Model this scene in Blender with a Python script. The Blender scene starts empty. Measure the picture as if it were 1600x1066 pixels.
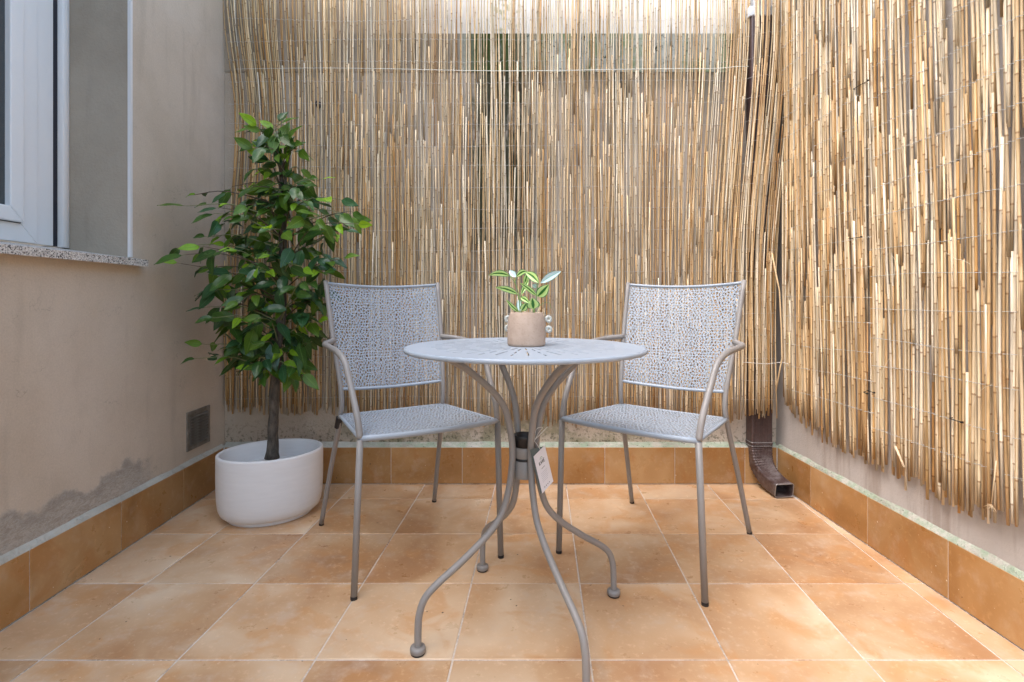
import bpy, bmesh, math, random
from mathutils import Vector, Matrix, noise
from mathutils.geometry import delaunay_2d_cdt
R = math.radians
rnd = random.Random(7)
S = bpy.context.scene
C = S.collection

# ------------------------------------------------------------------ camera, light, exposure
EYE = 0.857                    # lens height above the floor
F = 809.0                      # focal length in pixels of a 1600 wide frame
cam_d = bpy.data.cameras.new('camera')
cam = bpy.data.objects.new('camera', cam_d); C.objects.link(cam)
cam.location = (0, 0, EYE); cam.rotation_euler = (R(90), 0, 0)
cam_d.sensor_width = 36; cam_d.lens = 36 * F / 1600
cam_d.shift_x = 12 / 1600; cam_d.shift_y = -65 / 1600
cam_d.clip_start = 0.02; cam_d.clip_end = 300
S.camera = cam

SUN_EL, SUN_AZ = R(60), R(238)        # high, over the house on the left; veiled by cloud
w = bpy.data.worlds.new('World'); S.world = w; w.use_nodes = True
wn = w.node_tree.nodes; wl = w.node_tree.links
sky = wn.new('ShaderNodeTexSky'); sky.sky_type = 'NISHITA'; sky.sun_disc = False
sky.sun_elevation = SUN_EL; sky.sun_rotation = SUN_AZ
sky.air_density = 1.0; sky.dust_density = 3.0; sky.ozone_density = 1.0
hs = wn.new('ShaderNodeHueSaturation'); hs.inputs['Saturation'].default_value = 0.95; hs.inputs['Hue'].default_value = 0.487
wl.new(sky.outputs[0], hs.inputs['Color'])
bg = wn['Background']; bg.inputs['Strength'].default_value = 0.15
wl.new(hs.outputs[0], bg.inputs['Color'])
sd = bpy.data.lights.new('sun', 'SUN'); sd.energy = 0.5; sd.angle = R(60); sd.color = (1.0, 0.96, 0.89)
sun = bpy.data.objects.new('sun', sd); C.objects.link(sun)
# direction towards the sun (x right, y away from the lens)
sv = Vector((math.sin(SUN_AZ) * math.cos(SUN_EL), math.cos(SUN_AZ) * math.cos(SUN_EL), math.sin(SUN_EL)))
sun.rotation_euler = sv.to_track_quat('Z', 'Y').to_euler()
S.view_settings.view_transform = 'Standard'; S.view_settings.look = 'None'
S.view_settings.exposure = 1.93; S.view_settings.gamma = 1.0
S.view_settings.use_curve_mapping = False
S.cycles.max_bounces = 10; S.cycles.diffuse_bounces = 6
S.cycles.transparent_max_bounces = 12

# ------------------------------------------------------------------ helpers
def P(u, v, Y):
    return Vector(((u - 788) * Y / F, Y, EYE - (v - 468) * Y / F))

def empty(name, loc=(0, 0, 0), rz=0.0):
    o = bpy.data.objects.new(name, None); C.objects.link(o)
    o.location = loc; o.rotation_euler = (0, 0, rz); o.empty_display_size = 0.1
    return o

def tag(o, label=None, cat=None, group=None, kind=None):
    if label: o['label'] = label
    if cat: o['category'] = cat
    if group: o['group'] = group
    if kind: o['kind'] = kind
    return o

class MB:
    """collects geometry for one mesh"""
    def __init__(s): s.v = []; s.f = []; s.col = []; s.uv = {}; s.cur = (1, 1, 1)
    def add(s, vs, fs, cols=None):
        b = len(s.v); s.v.extend([tuple(p) for p in vs]); s.f.extend([tuple(i + b for i in f) for f in fs])
        s.col.extend(cols if cols else [s.cur] * len(vs)); return b
    def box(s, lo, hi):
        x0, y0, z0 = lo; x1, y1, z1 = hi
        s.add([(x0,y0,z0),(x1,y0,z0),(x1,y1,z0),(x0,y1,z0),(x0,y0,z1),(x1,y0,z1),(x1,y1,z1),(x0,y1,z1)],
              [(0,3,2,1),(4,5,6,7),(0,1,5,4),(1,2,6,5),(2,3,7,6),(3,0,4,7)])
    def obox(s, c, ax, ay, az):
        c = Vector(c); vs = []
        for k in (-1, 1):
            for i, j in ((-1,-1),(1,-1),(1,1),(-1,1)):
                vs.append(c + Vector(ax)*i + Vector(ay)*j + Vector(az)*k)
        s.add(vs, [(0,3,2,1),(4,5,6,7),(0,1,5,4),(1,2,6,5),(2,3,7,6),(3,0,4,7)])
    def tube(s, pts, rad, n=8, caps=True, cols=None):
        pts = [Vector(p) for p in pts]
        if not isinstance(rad, (list, tuple)): rad = [rad] * len(pts)
        t0 = (pts[1] - pts[0]).normalized()
        a = Vector((0, 0, 1)) if abs(t0.z) < 0.9 else Vector((1, 0, 0))
        nrm = (a - t0 * a.dot(t0)).normalized()
        vs = []; cc = []
        for i, p in enumerate(pts):
            if i == 0: t = t0
            elif i == len(pts) - 1: t = (pts[i] - pts[i-1]).normalized()
            else: t = ((pts[i+1] - p).normalized() + (p - pts[i-1]).normalized()).normalized()
            nrm = (nrm - t * nrm.dot(t)).normalized(); b = t.cross(nrm)
            for k in range(n):
                an = 2 * math.pi * k / n
                vs.append(p + (nrm * math.cos(an) + b * math.sin(an)) * rad[i])
                if cols: cc.append(cols[i])
        fs = []
        for i in range(len(pts) - 1):
            for k in range(n):
                k2 = (k + 1) % n
                fs.append((i*n+k, i*n+k2, (i+1)*n+k2, (i+1)*n+k))
        if caps:
            fs.append(tuple(range(n-1, -1, -1))); m = (len(pts)-1)*n; fs.append(tuple(range(m, m+n)))
        s.add(vs, fs, cc if cols else None)
    def lathe(s, prof, n=32, c=(0,0,0), sx=1.0, sy=1.0, rot=0.0):
        vs = []
        for r, z in prof:
            for k in range(n):
                a = 2*math.pi*k/n; x, y = r*sx*math.cos(a), r*sy*math.sin(a)
                vs.append((c[0]+x*math.cos(rot)-y*math.sin(rot), c[1]+x*math.sin(rot)+y*math.cos(rot), c[2]+z))
        fs = []
        for i in range(len(prof)-1):
            for k in range(n):
                k2 = (k+1) % n; fs.append((i*n+k, i*n+k2, (i+1)*n+k2, (i+1)*n+k))
        s.add(vs, fs)
    def build(s, name, m=None, parent=None, smooth=False, loc=None):
        me = bpy.data.meshes.new(name); me.from_pydata(s.v, [], s.f); me.update()
        if any(c != (1,1,1) for c in s.col):
            at = me.color_attributes.new('Col', 'FLOAT_COLOR', 'POINT')
            flat = []
            for c in s.col: flat.extend((c[0], c[1], c[2], 1.0))
            at.data.foreach_set('color', flat)
        if smooth: me.shade_smooth()
        if m: me.materials.append(m)
        return link(name, me, parent, loc)

def link(name, me, parent=None, loc=None):
    o = bpy.data.objects.new(name, me); C.objects.link(o)
    if parent: o.parent = parent
    if loc is not None: o.location = loc
    return o

def autosmooth(o, deg=35):
    me = o.data; me.shade_smooth()
    bm = bmesh.new(); bm.from_mesh(me)
    for e in bm.edges:
        if len(e.link_faces) == 2 and e.calc_face_angle(0) > R(deg): e.smooth = False
    bm.to_mesh(me); bm.free(); return o

def bevel(o, wd, seg=2):
    bm = bmesh.new(); bm.from_mesh(o.data)
    bmesh.ops.bevel(bm, geom=[e for e in bm.edges if e.calc_face_angle(0) > R(30)], offset=wd, segments=seg, affect='EDGES', profile=0.7)
    bm.to_mesh(o.data); bm.free(); return autosmooth(o, 50)

def crom(pts, sub=6):
    pts = [Vector(p) for p in pts]; out = []
    for i in range(len(pts)-1):
        p0 = pts[i-1] if i else pts[0]*2-pts[1]
        p1, p2 = pts[i], pts[i+1]; p3 = pts[i+2] if i+2 < len(pts) else pts[-1]*2-pts[-2]
        for k in range(sub):
            t = k/sub
            out.append(0.5*((2*p1)+(p2-p0)*t+(2*p0-5*p1+4*p2-p3)*t*t+(3*p1-p0-3*p2+p3)*t**3))
    out.append(pts[-1]); return out

def copy_tree(o, parent=None):
    c = o.copy(); C.objects.link(c); c.parent = parent
    for ch in list(o.children): copy_tree(ch, c)
    return c

# ------------------------------------------------------------------ material helpers
class Mat:
    def __init__(s, name, base=(0.5,0.5,0.5), rough=0.6, spec=0.5, metal=0.0):
        s.m = bpy.data.materials.new(name); s.m.use_nodes = True
        s.n = s.m.node_tree.nodes; s.l = s.m.node_tree.links
        s.b = s.n['Principled BSDF']
        s.b.inputs['Base Color'].default_value = (*base, 1)
        s.b.inputs['Roughness'].default_value = rough
        s.b.inputs['Specular IOR Level'].default_value = spec
        s.b.inputs['Metallic'].default_value = metal
    def node(s, t, **kw):
        nd = s.n.new(t)
        for k, v in kw.items():
            if k in nd.inputs: nd.inputs[k].default_value = v
            else: setattr(nd, k, v)
        return nd
    def val(s, x):
        return x
    def coord(s, scale=(1,1,1), rand=False, kind='Object'):
        tc = s.node('ShaderNodeTexCoord'); mp = s.node('ShaderNodeMapping'); mp.inputs['Scale'].default_value = scale
        s.l.new(tc.outputs[kind], mp.inputs['Vector'])
        if rand:
            oi = s.node('ShaderNodeObjectInfo'); ml = s.node('ShaderNodeMath', operation='MULTIPLY'); ml.inputs[1].default_value = 57.0
            s.l.new(oi.outputs['Random'], ml.inputs[0]); cb = s.node('ShaderNodeCombineXYZ')
            for i in range(3): s.l.new(ml.outputs[0], cb.inputs[i])
            s.l.new(cb.outputs[0], mp.inputs['Location'])
        return mp.outputs[0]
    def noise(s, vec, scale, detail=4, rough=0.55, dist=0.0):
        n = s.node('ShaderNodeTexNoise'); n.inputs['Scale'].default_value = scale
        n.inputs['Detail'].default_value = detail; n.inputs['Roughness'].default_value = rough
        n.inputs['Distortion'].default_value = dist
        s.l.new(vec, n.inputs['Vector']); return n.outputs['Fac']
    def ramp(s, fac, stops, interp='LINEAR'):
        r = s.node('ShaderNodeValToRGB'); r.color_ramp.interpolation = interp
        e = r.color_ramp.elements
        while len(e) < len(stops): e.new(0.5)
        for i, (p, c) in enumerate(stops):
            e[i].position = p; e[i].color = (*c, 1) if isinstance(c, tuple) else (c, c, c, 1)
        s.l.new(fac, r.inputs['Fac']); return r.outputs['Color']
    def mix(s, fac, a, b, mode='MIX'):
        m = s.node('ShaderNodeMix'); m.data_type = 'RGBA'; m.blend_type = mode
        for sock, x in ((m.inputs[0], fac), (m.inputs[6], a), (m.inputs[7], b)):
            if isinstance(x, bpy.types.NodeSocket): s.l.new(x, sock)
            elif isinstance(x, tuple): sock.default_value = (*x, 1)
            else: sock.default_value = x
        return m.outputs[2]
    def math(s, op, a, b=0.0, c=0.0, clamp=False):
        m = s.node('ShaderNodeMath'); m.operation = op; m.use_clamp = clamp
        for i, x in enumerate((a, b, c)):
            if isinstance(x, bpy.types.NodeSocket): s.l.new(x, m.inputs[i])
            else: m.inputs[i].default_value = x
        return m.outputs[0]
    def sep(s, vec):
        x = s.node('ShaderNodeSeparateXYZ'); s.l.new(vec, x.inputs[0]); return x.outputs
    def step(s, x, a, b):          # 0 below a, 1 above b
        m = s.node('ShaderNodeMapRange'); m.interpolation_type = 'SMOOTHSTEP'
        m.inputs[1].default_value = a; m.inputs[2].default_value = b
        if a > b:
            m.inputs[1].default_value = b; m.inputs[2].default_value = a
            m.inputs[3].default_value = 1; m.inputs[4].default_value = 0
        s.l.new(x, m.inputs[0]); return m.outputs[0]
    def color(s, c): s.l.new(c, s.b.inputs['Base Color'])
    def roughness(s, c): s.l.new(c, s.b.inputs['Roughness'])
    def bump(s, h, strength=0.3, dist=0.01):
        b = s.node('ShaderNodeBump'); b.inputs['Strength'].default_value = strength; b.inputs['Distance'].default_value = dist
        s.l.new(h, b.inputs['Height']); s.l.new(b.outputs[0], s.b.inputs['Normal'])

# --- materials
def mk_tile(name, dark, mid, light, haze=0.25):
    M = Mat(name, rough=0.4, spec=0.45)
    v = M.coord(rand=True)
    big = M.noise(v, 3.2, 3, 0.5, 0.6)
    col = M.ramp(big, [(0.30, dark), (0.50, mid), (0.70, light)])
    cl = M.noise(v, 6.5, 4, 0.55, 0.9)
    col = M.mix(M.math('MULTIPLY', M.step(cl, 0.50, 0.66), 0.55), col, tuple(x*y for x, y in zip(mid, (0.98, 0.78, 0.55))))
    oi = M.node('ShaderNodeObjectInfo')
    tone = M.ramp(oi.outputs['Random'], [(0.0, 0.86), (0.5, 1.0), (1.0, 1.08)])
    col = M.mix(1.0, col, tone, 'MULTIPLY')
    fine = M.noise(v, 60, 5, 0.7)
    col = M.mix(M.math('MULTIPLY', M.step(fine, 0.52, 0.75), 0.30), col, tuple(min(1, c*1.35) for c in light))
    mid_n = M.noise(v, 14, 6, 0.65)
    col = M.mix(M.math('MULTIPLY', M.step(mid_n, 0.50, 0.72), haze), col, (0.62, 0.52, 0.42))   # dusty film
    speck = M.noise(v, 95, 1, 0.3)
    col = M.mix(M.step(speck, 0.80, 0.83), col, (0.75, 0.66, 0.52))
    speck2 = M.noise(v, 70, 1, 0.3)
    col = M.mix(M.step(speck2, 0.185, 0.165), col, (0.10, 0.06, 0.03))
    M.color(col)
    M.roughness(M.ramp(mid_n, [(0.3, 0.24), (0.7, 0.46)]))
    M.bump(M.math('ADD', M.math('MULTIPLY', big, 0.6), M.math('MULTIPLY', fine, 0.08)), 0.18, 0.006)
    return M.m
M_TILE = mk_tile('terracotta_floor_tile', (0.42, 0.225, 0.11), (0.56, 0.36, 0.205), (0.68, 0.52, 0.36), 0.35)
M_SKIRT = mk_tile('terracotta_skirting_tile', (0.28, 0.130, 0.036), (0.40, 0.215, 0.080), (0.49, 0.30, 0.14), 0.18)  # same tile as the floor, darkened for the weaker light on upright faces

M = Mat('pale_grout', rough=0.9)
v = M.coord(); n1 = M.noise(v, 9, 5); n2 = M.noise(v, 140, 3)
M.color(M.mix(M.step(n2, 0.45, 0.7), M.ramp(n1, [(0.33, (0.26,0.20,0.16)), (0.48, (0.60,0.53,0.46))]), (0.70,0.64,0.58)))
M.bump(n2, 0.5, 0.002); M_GROUT = M.m

M = Mat('mossy_mortar', rough=0.95)
v = M.coord(); n1 = M.noise(v, 7, 5, 0.6); n2 = M.noise(v, 60, 5, 0.7); n3 = M.noise(v, 22, 5, 0.7)
X = M.sep(v)
base = M.ramp(n1, [(0.35, (0.36,0.35,0.29)), (0.6, (0.55,0.55,0.49))])
gm = M.math('MULTIPLY', M.step(X[0], -0.9, -0.3), M.step(n3, 0.40, 0.62))
base = M.mix(M.math('MULTIPLY', gm, 0.65), base, (0.28, 0.40, 0.27))
base = M.mix(M.math('MULTIPLY', M.step(n2, 0.60, 0.68), M.step(X[0], -0.9, 0.0)), base, (0.06, 0.09, 0.05))
M.color(base); M.bump(n2, 0.9, 0.01); M_MORTAR = M.m

M = Mat('dry_mortar', rough=0.95)
v = M.coord(); n1 = M.noise(v, 7, 5, 0.6); n2 = M.noise(v, 60, 5, 0.7)
M.color(M.mix(M.math('MULTIPLY', M.step(n2, 0.60, 0.70), 0.5), M.ramp(n1, [(0.35, (0.42,0.40,0.34)), (0.6, (0.58,0.57,0.50))]), (0.25,0.22,0.17)))
M.bump(n2, 0.9, 0.01); M_MORTAR_DRY = M.m

def plaster(name, a, b, c):
    M = Mat(name, rough=0.92, spec=0.25)
    v = M.coord(); n1 = M.noise(v, 1.6, 5, 0.6, 0.4); n2 = M.noise(v, 9, 6, 0.7); n3 = M.noise(v, 120, 4, 0.65)
    col = M.ramp(n1, [(0.30, a), (0.5, b), (0.72, c)])
    col = M.mix(M.math('MULTIPLY', M.step(n2, 0.45, 0.75), 0.22), col, tuple(x*0.72 for x in b))
    vs = M.coord(scale=(1, 1, 0.12)); st = M.noise(vs, 14, 5, 0.6)
    col = M.mix(M.math('MULTIPLY', M.step(st, 0.52, 0.75), 0.28), col, tuple(x*0.66 for x in a))
    return M, v, n1, n2, n3, col

# house wall (left): ochre-grey render with a damp band above the skirting
M, v, n1, n2, n3, col = plaster('ochre_grey_render', (0.52,0.435,0.34), (0.59,0.505,0.41), (0.64,0.56,0.47))
X = M.sep(v)
wob = M.noise(v, 7, 6, 0.65); zz = M.math('ADD', X[2], M.math('MULTIPLY', M.math('SUBTRACT', wob, 0.5), 0.16))
band = M.math('MULTIPLY', M.step(zz, 0.282, 0.256), M.step(M.math('ADD', X[1], M.math('MULTIPLY', wob, 0.2)), 2.06, 1.98))
veins = M.noise(M.coord(scale=(1, 1, 2.2)), 38, 7, 0.75, 1.2)
damp = M.ramp(veins, [(0.36, (0.27,0.245,0.21)), (0.52, (0.36,0.33,0.29)), (0.62, (0.47,0.44,0.40))])
col = M.mix(M.math('MULTIPLY', band, 0.70), col, damp)
rip = M.noise(M.coord(scale=(1, 0.6, 2.0)), 16, 7, 0.75, 2.5)
ripl = M.math('MULTIPLY', M.step(rip, 0.47, 0.495), M.step(rip, 0.53, 0.505))
col = M.mix(M.math('MULTIPLY', M.math('MULTIPLY', ripl, band), 0.6), col, (0.56,0.54,0.50))
edge = M.math('MULTIPLY', band, M.step(zz, 0.235, 0.275))
col = M.mix(M.math('MULTIPLY', edge, 0.45), col, (0.19,0.175,0.155))
scuff = M.noise(M.coord(scale=(1, 1, 1.6)), 5, 7, 0.8, 2.0)
col = M.mix(M.math('MULTIPLY', M.step(scuff, 0.64, 0.70), 0.35), col, (0.24,0.22,0.18))
pit = M.noise(v, 46, 2, 0.4)
col = M.mix(M.math('MULTIPLY', M.step(pit, 0.78, 0.81), 0.6), col, (0.62,0.59,0.52))
gr = M.noise(v, 210, 3, 0.7)
col = M.mix(1.0, col, M.ramp(gr, [(0.25, 0.90), (0.75, 1.08)]), 'MULTIPLY')
crk = M.node('ShaderNodeTexVoronoi'); crk.feature = 'DISTANCE_TO_EDGE'; crk.inputs['Scale'].default_value = 1.7
wv_ = M.node('ShaderNodeVectorMath', operation='ADD'); nz_ = M.node('ShaderNodeTexNoise'); nz_.inputs['Scale'].default_value = 5; nz_.inputs['Detail'].default_value = 6
M.l.new(v, nz_.inputs['Vector']); M.l.new(v, wv_.inputs[0]); M.l.new(nz_.outputs['Color'], wv_.inputs[1]); M.l.new(wv_.outputs[0], crk.inputs['Vector'])
col = M.mix(M.math('MULTIPLY', M.step(crk.outputs['Distance'], 0.004, 0.0015), M.math('MULTIPLY', M.step(n2, 0.48, 0.6), 0.35)), col, (0.20,0.17,0.13))
M.color(col); M.bump(M.math('ADD', M.math('MULTIPLY', n3, 0.5), M.math('ADD', n2, M.math('MULTIPLY', band, M.math('MULTIPLY', veins, 2.0)))), 0.35, 0.006)
M_HOUSE = M.m

# rear boundary wall with algae streaks
M, v, n1, n2, n3, col = plaster('streaked_grey_render', (0.44,0.37,0.29), (0.54,0.47,0.39), (0.60,0.545,0.475))
X = M.sep(v)
wig = M.noise(v, 4.5, 5, 0.65); xx = M.math('ADD', X[0], M.math('MULTIPLY', M.math('SUBTRACT', wig, 0.5), 0.22))
blot = M.noise(M.coord(scale=(1, 1, 0.35)), 17, 6, 0.7)
col = M.mix(M.math('MULTIPLY', M.step(X[0], -0.45, -1.2), 0.45), col, (0.32,0.235,0.155))      # dim light and reed shade painted brown on the left
s1 = M.math('MULTIPLY', M.step(xx, -0.20, -0.12), M.step(xx, 0.17, 0.08))
s1 = M.math('MULTIPLY', s1, M.step(X[2], 0.75, 1.25))
s1n = M.math('MULTIPLY', M.step(xx, -0.10, -0.05), M.math('MULTIPLY', M.step(xx, 0.05, 0.0), M.step(X[2], 0.35, 0.7)))
s1 = M.math('MAXIMUM', s1, M.math('MULTIPLY', s1n, 0.7))
s2 = M.math('MULTIPLY', M.math('MULTIPLY', M.step(xx, 0.44, 0.49), M.step(xx, 0.64, 0.57)), M.step(X[2], 1.45, 1.95))
s3 = M.math('MULTIPLY', M.math('MULTIPLY', M.step(xx, 0.86, 0.91), M.step(xx, 1.05, 0.98)), M.step(X[2], 1.55, 1.95))
s4 = M.math('MULTIPLY', M.step(X[2], 1.80, 1.93), M.step(xx, -0.05, 0.1))
st = M.math('MAXIMUM', s1, M.math('MULTIPLY', M.math('MAXIMUM', M.math('MAXIMUM', s2, s3), s4), 0.7))
st = M.math('MULTIPLY', st, M.step(blot, 0.28, 0.50))
col = M.mix(M.math('MULTIPLY', st, 0.93), col, M.ramp(n2, [(0.4, (0.018,0.020,0.010)), (0.7, (0.07,0.085,0.035))]))
moss = M.math('MULTIPLY', M.math('MULTIPLY', M.step(X[2], 0.46, 0.20), M.step(X[0], -1.0, -0.6)), M.step(n2, 0.40, 0.60))
moss = M.math('MULTIPLY', moss, M.step(X[0], 1.0, 0.4))
col = M.mix(M.math('MULTIPLY', moss, 0.6), col, (0.15,0.16,0.07))
dk = M.noise(v, 55, 5, 0.7)
col = M.mix(M.math('MULTIPLY', M.step(X[2], 0.33, 0.19), M.math('MULTIPLY', M.step(dk, 0.52, 0.60), 0.6)), col, (0.05,0.055,0.03))
M.color(col); M.bump(M.math('ADD', n3, n2), 0.4, 0.006); M_BACK = M.m

# the coping band: pale concrete, blotched with algae towards the middle
M = Mat('algae_blotched_concrete', rough=0.9)
v = M.coord(); X = M.sep(v); n1 = M.noise(v, 6, 6, 0.65, 0.5); n2 = M.noise(v, 38, 6, 0.75); n3 = M.noise(M.coord(scale=(1,1,0.5)), 11, 5, 0.6)
col = M.ramp(n1, [(0.35, (0.34,0.36,0.31)), (0.6, (0.52,0.54,0.50))])
col = M.mix(M.step(X[0], -0.12, -0.28), col, (0.34,0.28,0.21))
green = M.math('MULTIPLY', M.step(X[0], -0.22, -0.12), M.step(X[0], 0.16, 0.02))
g2 = M.math('MULTIPLY', M.step(n3, 0.50, 0.62), M.step(X[0], -0.1, 0.1))
col = M.mix(M.math('MULTIPLY', g2, 0.75), col, (0.20,0.27,0.12))
col = M.mix(M.math('MULTIPLY', green, M.step(n3, 0.25, 0.42)), col, (0.055,0.085,0.020))
col = M.mix(M.math('MULTIPLY', M.step(n2, 0.58, 0.63), M.step(X[0], -0.3, 0.0)), col, (0.05,0.06,0.04))
M.color(col); M.bump(n2, 0.6, 0.006); M_COPE = M.m

# upper wall: whitewashed, the house's shade painted in as beige on the left
M = Mat('whitewashed_render', rough=0.9, spec=0.25)
v = M.coord(); X = M.sep(v); n1 = M.noise(v, 3, 6, 0.65); n2 = M.noise(v, 30, 5, 0.7)
ex = M.math('ADD', X[0], M.math('MULTIPLY', M.math('SUBTRACT', n1, 0.5), 0.5))
col = M.mix(M.step(ex, -0.62, 0.05), (0.36,0.30,0.23), (0.84,0.84,0.83))
sp = M.math('MULTIPLY', M.math('MULTIPLY', M.step(X[0], -0.1, -0.03), M.step(X[0], 0.12, 0.04)), M.step(n2, 0.52, 0.60))
col = M.mix(M.math('MULTIPLY', sp, 0.7), col, (0.35,0.36,0.18))
M.color(col); M.bump(n2, 0.3, 0.004); M_WHITEWALL = M.m

# right wall
M, v, n1, n2, n3, col = plaster('grey_cement_render', (0.40,0.37,0.345), (0.47,0.44,0.415), (0.53,0.505,0.485))
X = M.sep(v); vs = M.coord(scale=(1, 1, 0.10)); st = M.noise(vs, 9, 6, 0.65)
col = M.mix(M.math('MULTIPLY', M.math('MULTIPLY', M.step(st, 0.50, 0.66), M.step(X[2], 0.8, 0.3)), 0.5), col, (0.23,0.17,0.13))
M.color(col); M.bump(M.math('ADD', n3, n2), 0.35, 0.005); M_RIGHT = M.m

# reveal plaster is duller
M, v, n1, n2, n3, col = plaster('reveal_render', (0.33,0.285,0.225), (0.41,0.36,0.29), (0.46,0.41,0.34))
M.color(col); M.bump(M.math('ADD', n3, n2), 0.4, 0.005); M_REVEAL = M.m

M = Mat('white_pvc', (0.84,0.86,0.87), 0.35, 0.5)
v = M.coord(); n = M.noise(v, 12, 4); M.roughness(M.ramp(n, [(0.3, 0.28), (0.7, 0.45)])); M_PVC = M.m
M_WHITE_BEAD = Mat('white_bead', (0.74,0.75,0.76), 0.5).m
M_BLACK = Mat('black_rubber', (0.012,0.012,0.014), 0.45).m
M_SLOT = Mat('dark_slot', (0.012,0.012,0.022), 0.6).m
M = Mat('insect_mesh_glass', (0.035,0.04,0.042), 0.25, 0.5)
v = M.coord(); wv = M.node('ShaderNodeTexWave'); wv.inputs['Scale'].default_value = 160; wv.bands_direction = 'Z'; M.l.new(v, wv.inputs['Vector'])
M.color(M.mix(wv.outputs['Fac'], (0.02,0.025,0.03), (0.10,0.11,0.115))); M_SCREEN = M.m

M = Mat('speckled_granite', rough=0.4)
v = M.coord(); vo = M.node('ShaderNodeTexVoronoi'); vo.inputs['Scale'].default_value = 330; M.l.new(v, vo.inputs['Vector'])
sx = M.node('ShaderNodeSeparateColor'); M.l.new(vo.outputs['Color'], sx.inputs[0])
M.color(M.ramp(sx.outputs[0], [(0.0, (0.03,0.03,0.035)), (0.12, (0.20,0.20,0.20)), (0.26, (0.60,0.58,0.55)), (0.62, (0.74,0.72,0.69)), (0.88, (0.50,0.44,0.38))], 'CONSTANT'))
M_GRANITE = M.m

M = Mat('dusty_aluminium', (0.33,0.31,0.28), 0.5, 0.5, 0.55)
v = M.coord(); n = M.noise(v, 30, 5); M.color(M.ramp(n, [(0.3, (0.20,0.18,0.15)), (0.7, (0.36,0.34,0.31))])); M_ALU = M.m

# powder coat on the furniture; the sheet copy has bluish sky light painted in
M = Mat('taupe_powder_coat', rough=0.42, spec=0.5)
v = M.coord(); n = M.noise(v, 260, 3, 0.6); n2 = M.noise(v, 4, 4)
M.color(M.ramp(n2, [(0.3, (0.240,0.228,0.218)), (0.7, (0.275,0.262,0.252))])); M.roughness(M.ramp(n2, [(0.3, 0.36), (0.7, 0.5)]))
M.bump(n, 0.06, 0.001); M_COAT = M.m
M = Mat('sky_tinted_powder_coat', rough=0.40, spec=0.5)
v = M.coord(); n = M.noise(v, 260, 3, 0.6); n2 = M.noise(v, 5, 5)
M.color(M.ramp(n2, [(0.3, (0.315,0.370,0.435)), (0.7, (0.345,0.40,0.465))])); M.roughness(M.ramp(n2, [(0.3, 0.34), (0.7, 0.48)]))
M.bump(n, 0.06, 0.001); M_SHEET = M.m

# reeds: colour attribute x noise
def mk_reed(name, gain):
    M = Mat(name, rough=0.5, spec=0.35)
    at = M.node('ShaderNodeVertexColor'); at.layer_name = 'Col'
    v = M.coord(scale=(1, 1, 0.07)); n = M.noise(v, 260, 4, 0.6); vb = M.coord(scale=(1,1,0.8)); n2 = M.noise(vb, 16, 4, 0.6)
    col = M.mix(1.0, at.outputs['Color'], M.ramp(n, [(0.25, 0.72), (0.6, 1.05)]), 'MULTIPLY')
    col = M.mix(M.math('MULTIPLY', M.step(n2, 0.60, 0.74), 0.45), col, (0.33*gain, 0.16*gain, 0.055*gain))
    M.color(col); M.bump(n, 0.3, 0.001)
    return M.m
M_REED = mk_reed('dry_reed', 1.0)
M = Mat('galvanised_wire', (0.60,0.60,0.58), 0.35, 0.5, 0.4); M_WIRE = M.m
M_FIBRE = Mat('loose_fibre', (0.70,0.62,0.46), 0.7).m
M_CORD = Mat('white_cord', (0.72,0.72,0.66), 0.6).m
M_TIE = Mat('black_tie', (0.01,0.01,0.01), 0.4).m

# downpipe
M = Mat('brown_enamelled_metal', rough=0.36, spec=0.5)
v = M.coord(); n = M.noise(v, 25, 6, 0.7); n2 = M.noise(v, 110, 3, 0.6)
X = M.sep(v); top = M.math('MULTIPLY', M.step(n, 0.44, 0.62), M.step(X[2], 0.30, 0.05))
col = M.mix(M.math('MULTIPLY', top, 0.35), M.ramp(n2, [(0.3, (0.045,0.024,0.022)), (0.7, (0.075,0.044,0.040))]), (0.28,0.26,0.26))
M.color(col); M.roughness(M.ramp(n, [(0.3, 0.3), (0.7, 0.55)])); M_PIPE = M.m
M = Mat('bare_galvanised_edge', (0.45,0.45,0.45), 0.4, 0.5, 0.7); M_PIPE_IN = M.m
M_GREYPVC = Mat('pale_grey_pvc', (0.62,0.65,0.68), 0.4).m

# planter and pot
M = Mat('white_matt_planter', rough=0.6, spec=0.35)
v = M.coord(scale=(0.15, 0.15, 1)); n = M.noise(v, 90, 4, 0.6); v2 = M.coord(); n2 = M.noise(v2, 6, 5, 0.6)
M.color(M.mix(M.math('MULTIPLY', M.step(n2, 0.5, 0.8), 0.4), M.ramp(n, [(0.3, (0.73,0.73,0.735)), (0.7, (0.77,0.77,0.775))]), (0.68,0.67,0.66)))
M.bump(n, 0.03, 0.001); M_PLANTER = M.m
M = Mat('pinkish_stoneware', rough=0.75, spec=0.3)
v = M.coord(); n = M.noise(v, 30, 5, 0.6); n2 = M.noise(v, 220, 3)
M.color(M.mix(M.math('MULTIPLY', M.step(n2, 0.55, 0.7), 0.3), M.ramp(n, [(0.3, (0.44,0.33,0.255)), (0.7, (0.55,0.43,0.345))]), (0.30,0.19,0.14)))
M.bump(n2, 0.2, 0.001); M_POT = M.m
M_RING = Mat('pale_glazed_ring', (0.52,0.54,0.50), 0.35).m
M = Mat('potting_soil', rough=0.95); v = M.coord(); n = M.noise(v, 150, 4, 0.7); M.color(M.ramp(n, [(0.3, (0.02,0.012,0.008)), (0.7, (0.09,0.05,0.03))])); M.bump(n, 1, 0.01); M_SOIL = M.m
M = Mat('dark_tree_bark', rough=0.85); v = M.coord(scale=(1,1,0.3)); n = M.noise(v, 70, 6, 0.7); n2 = M.noise(M.coord(), 14, 4)
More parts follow.
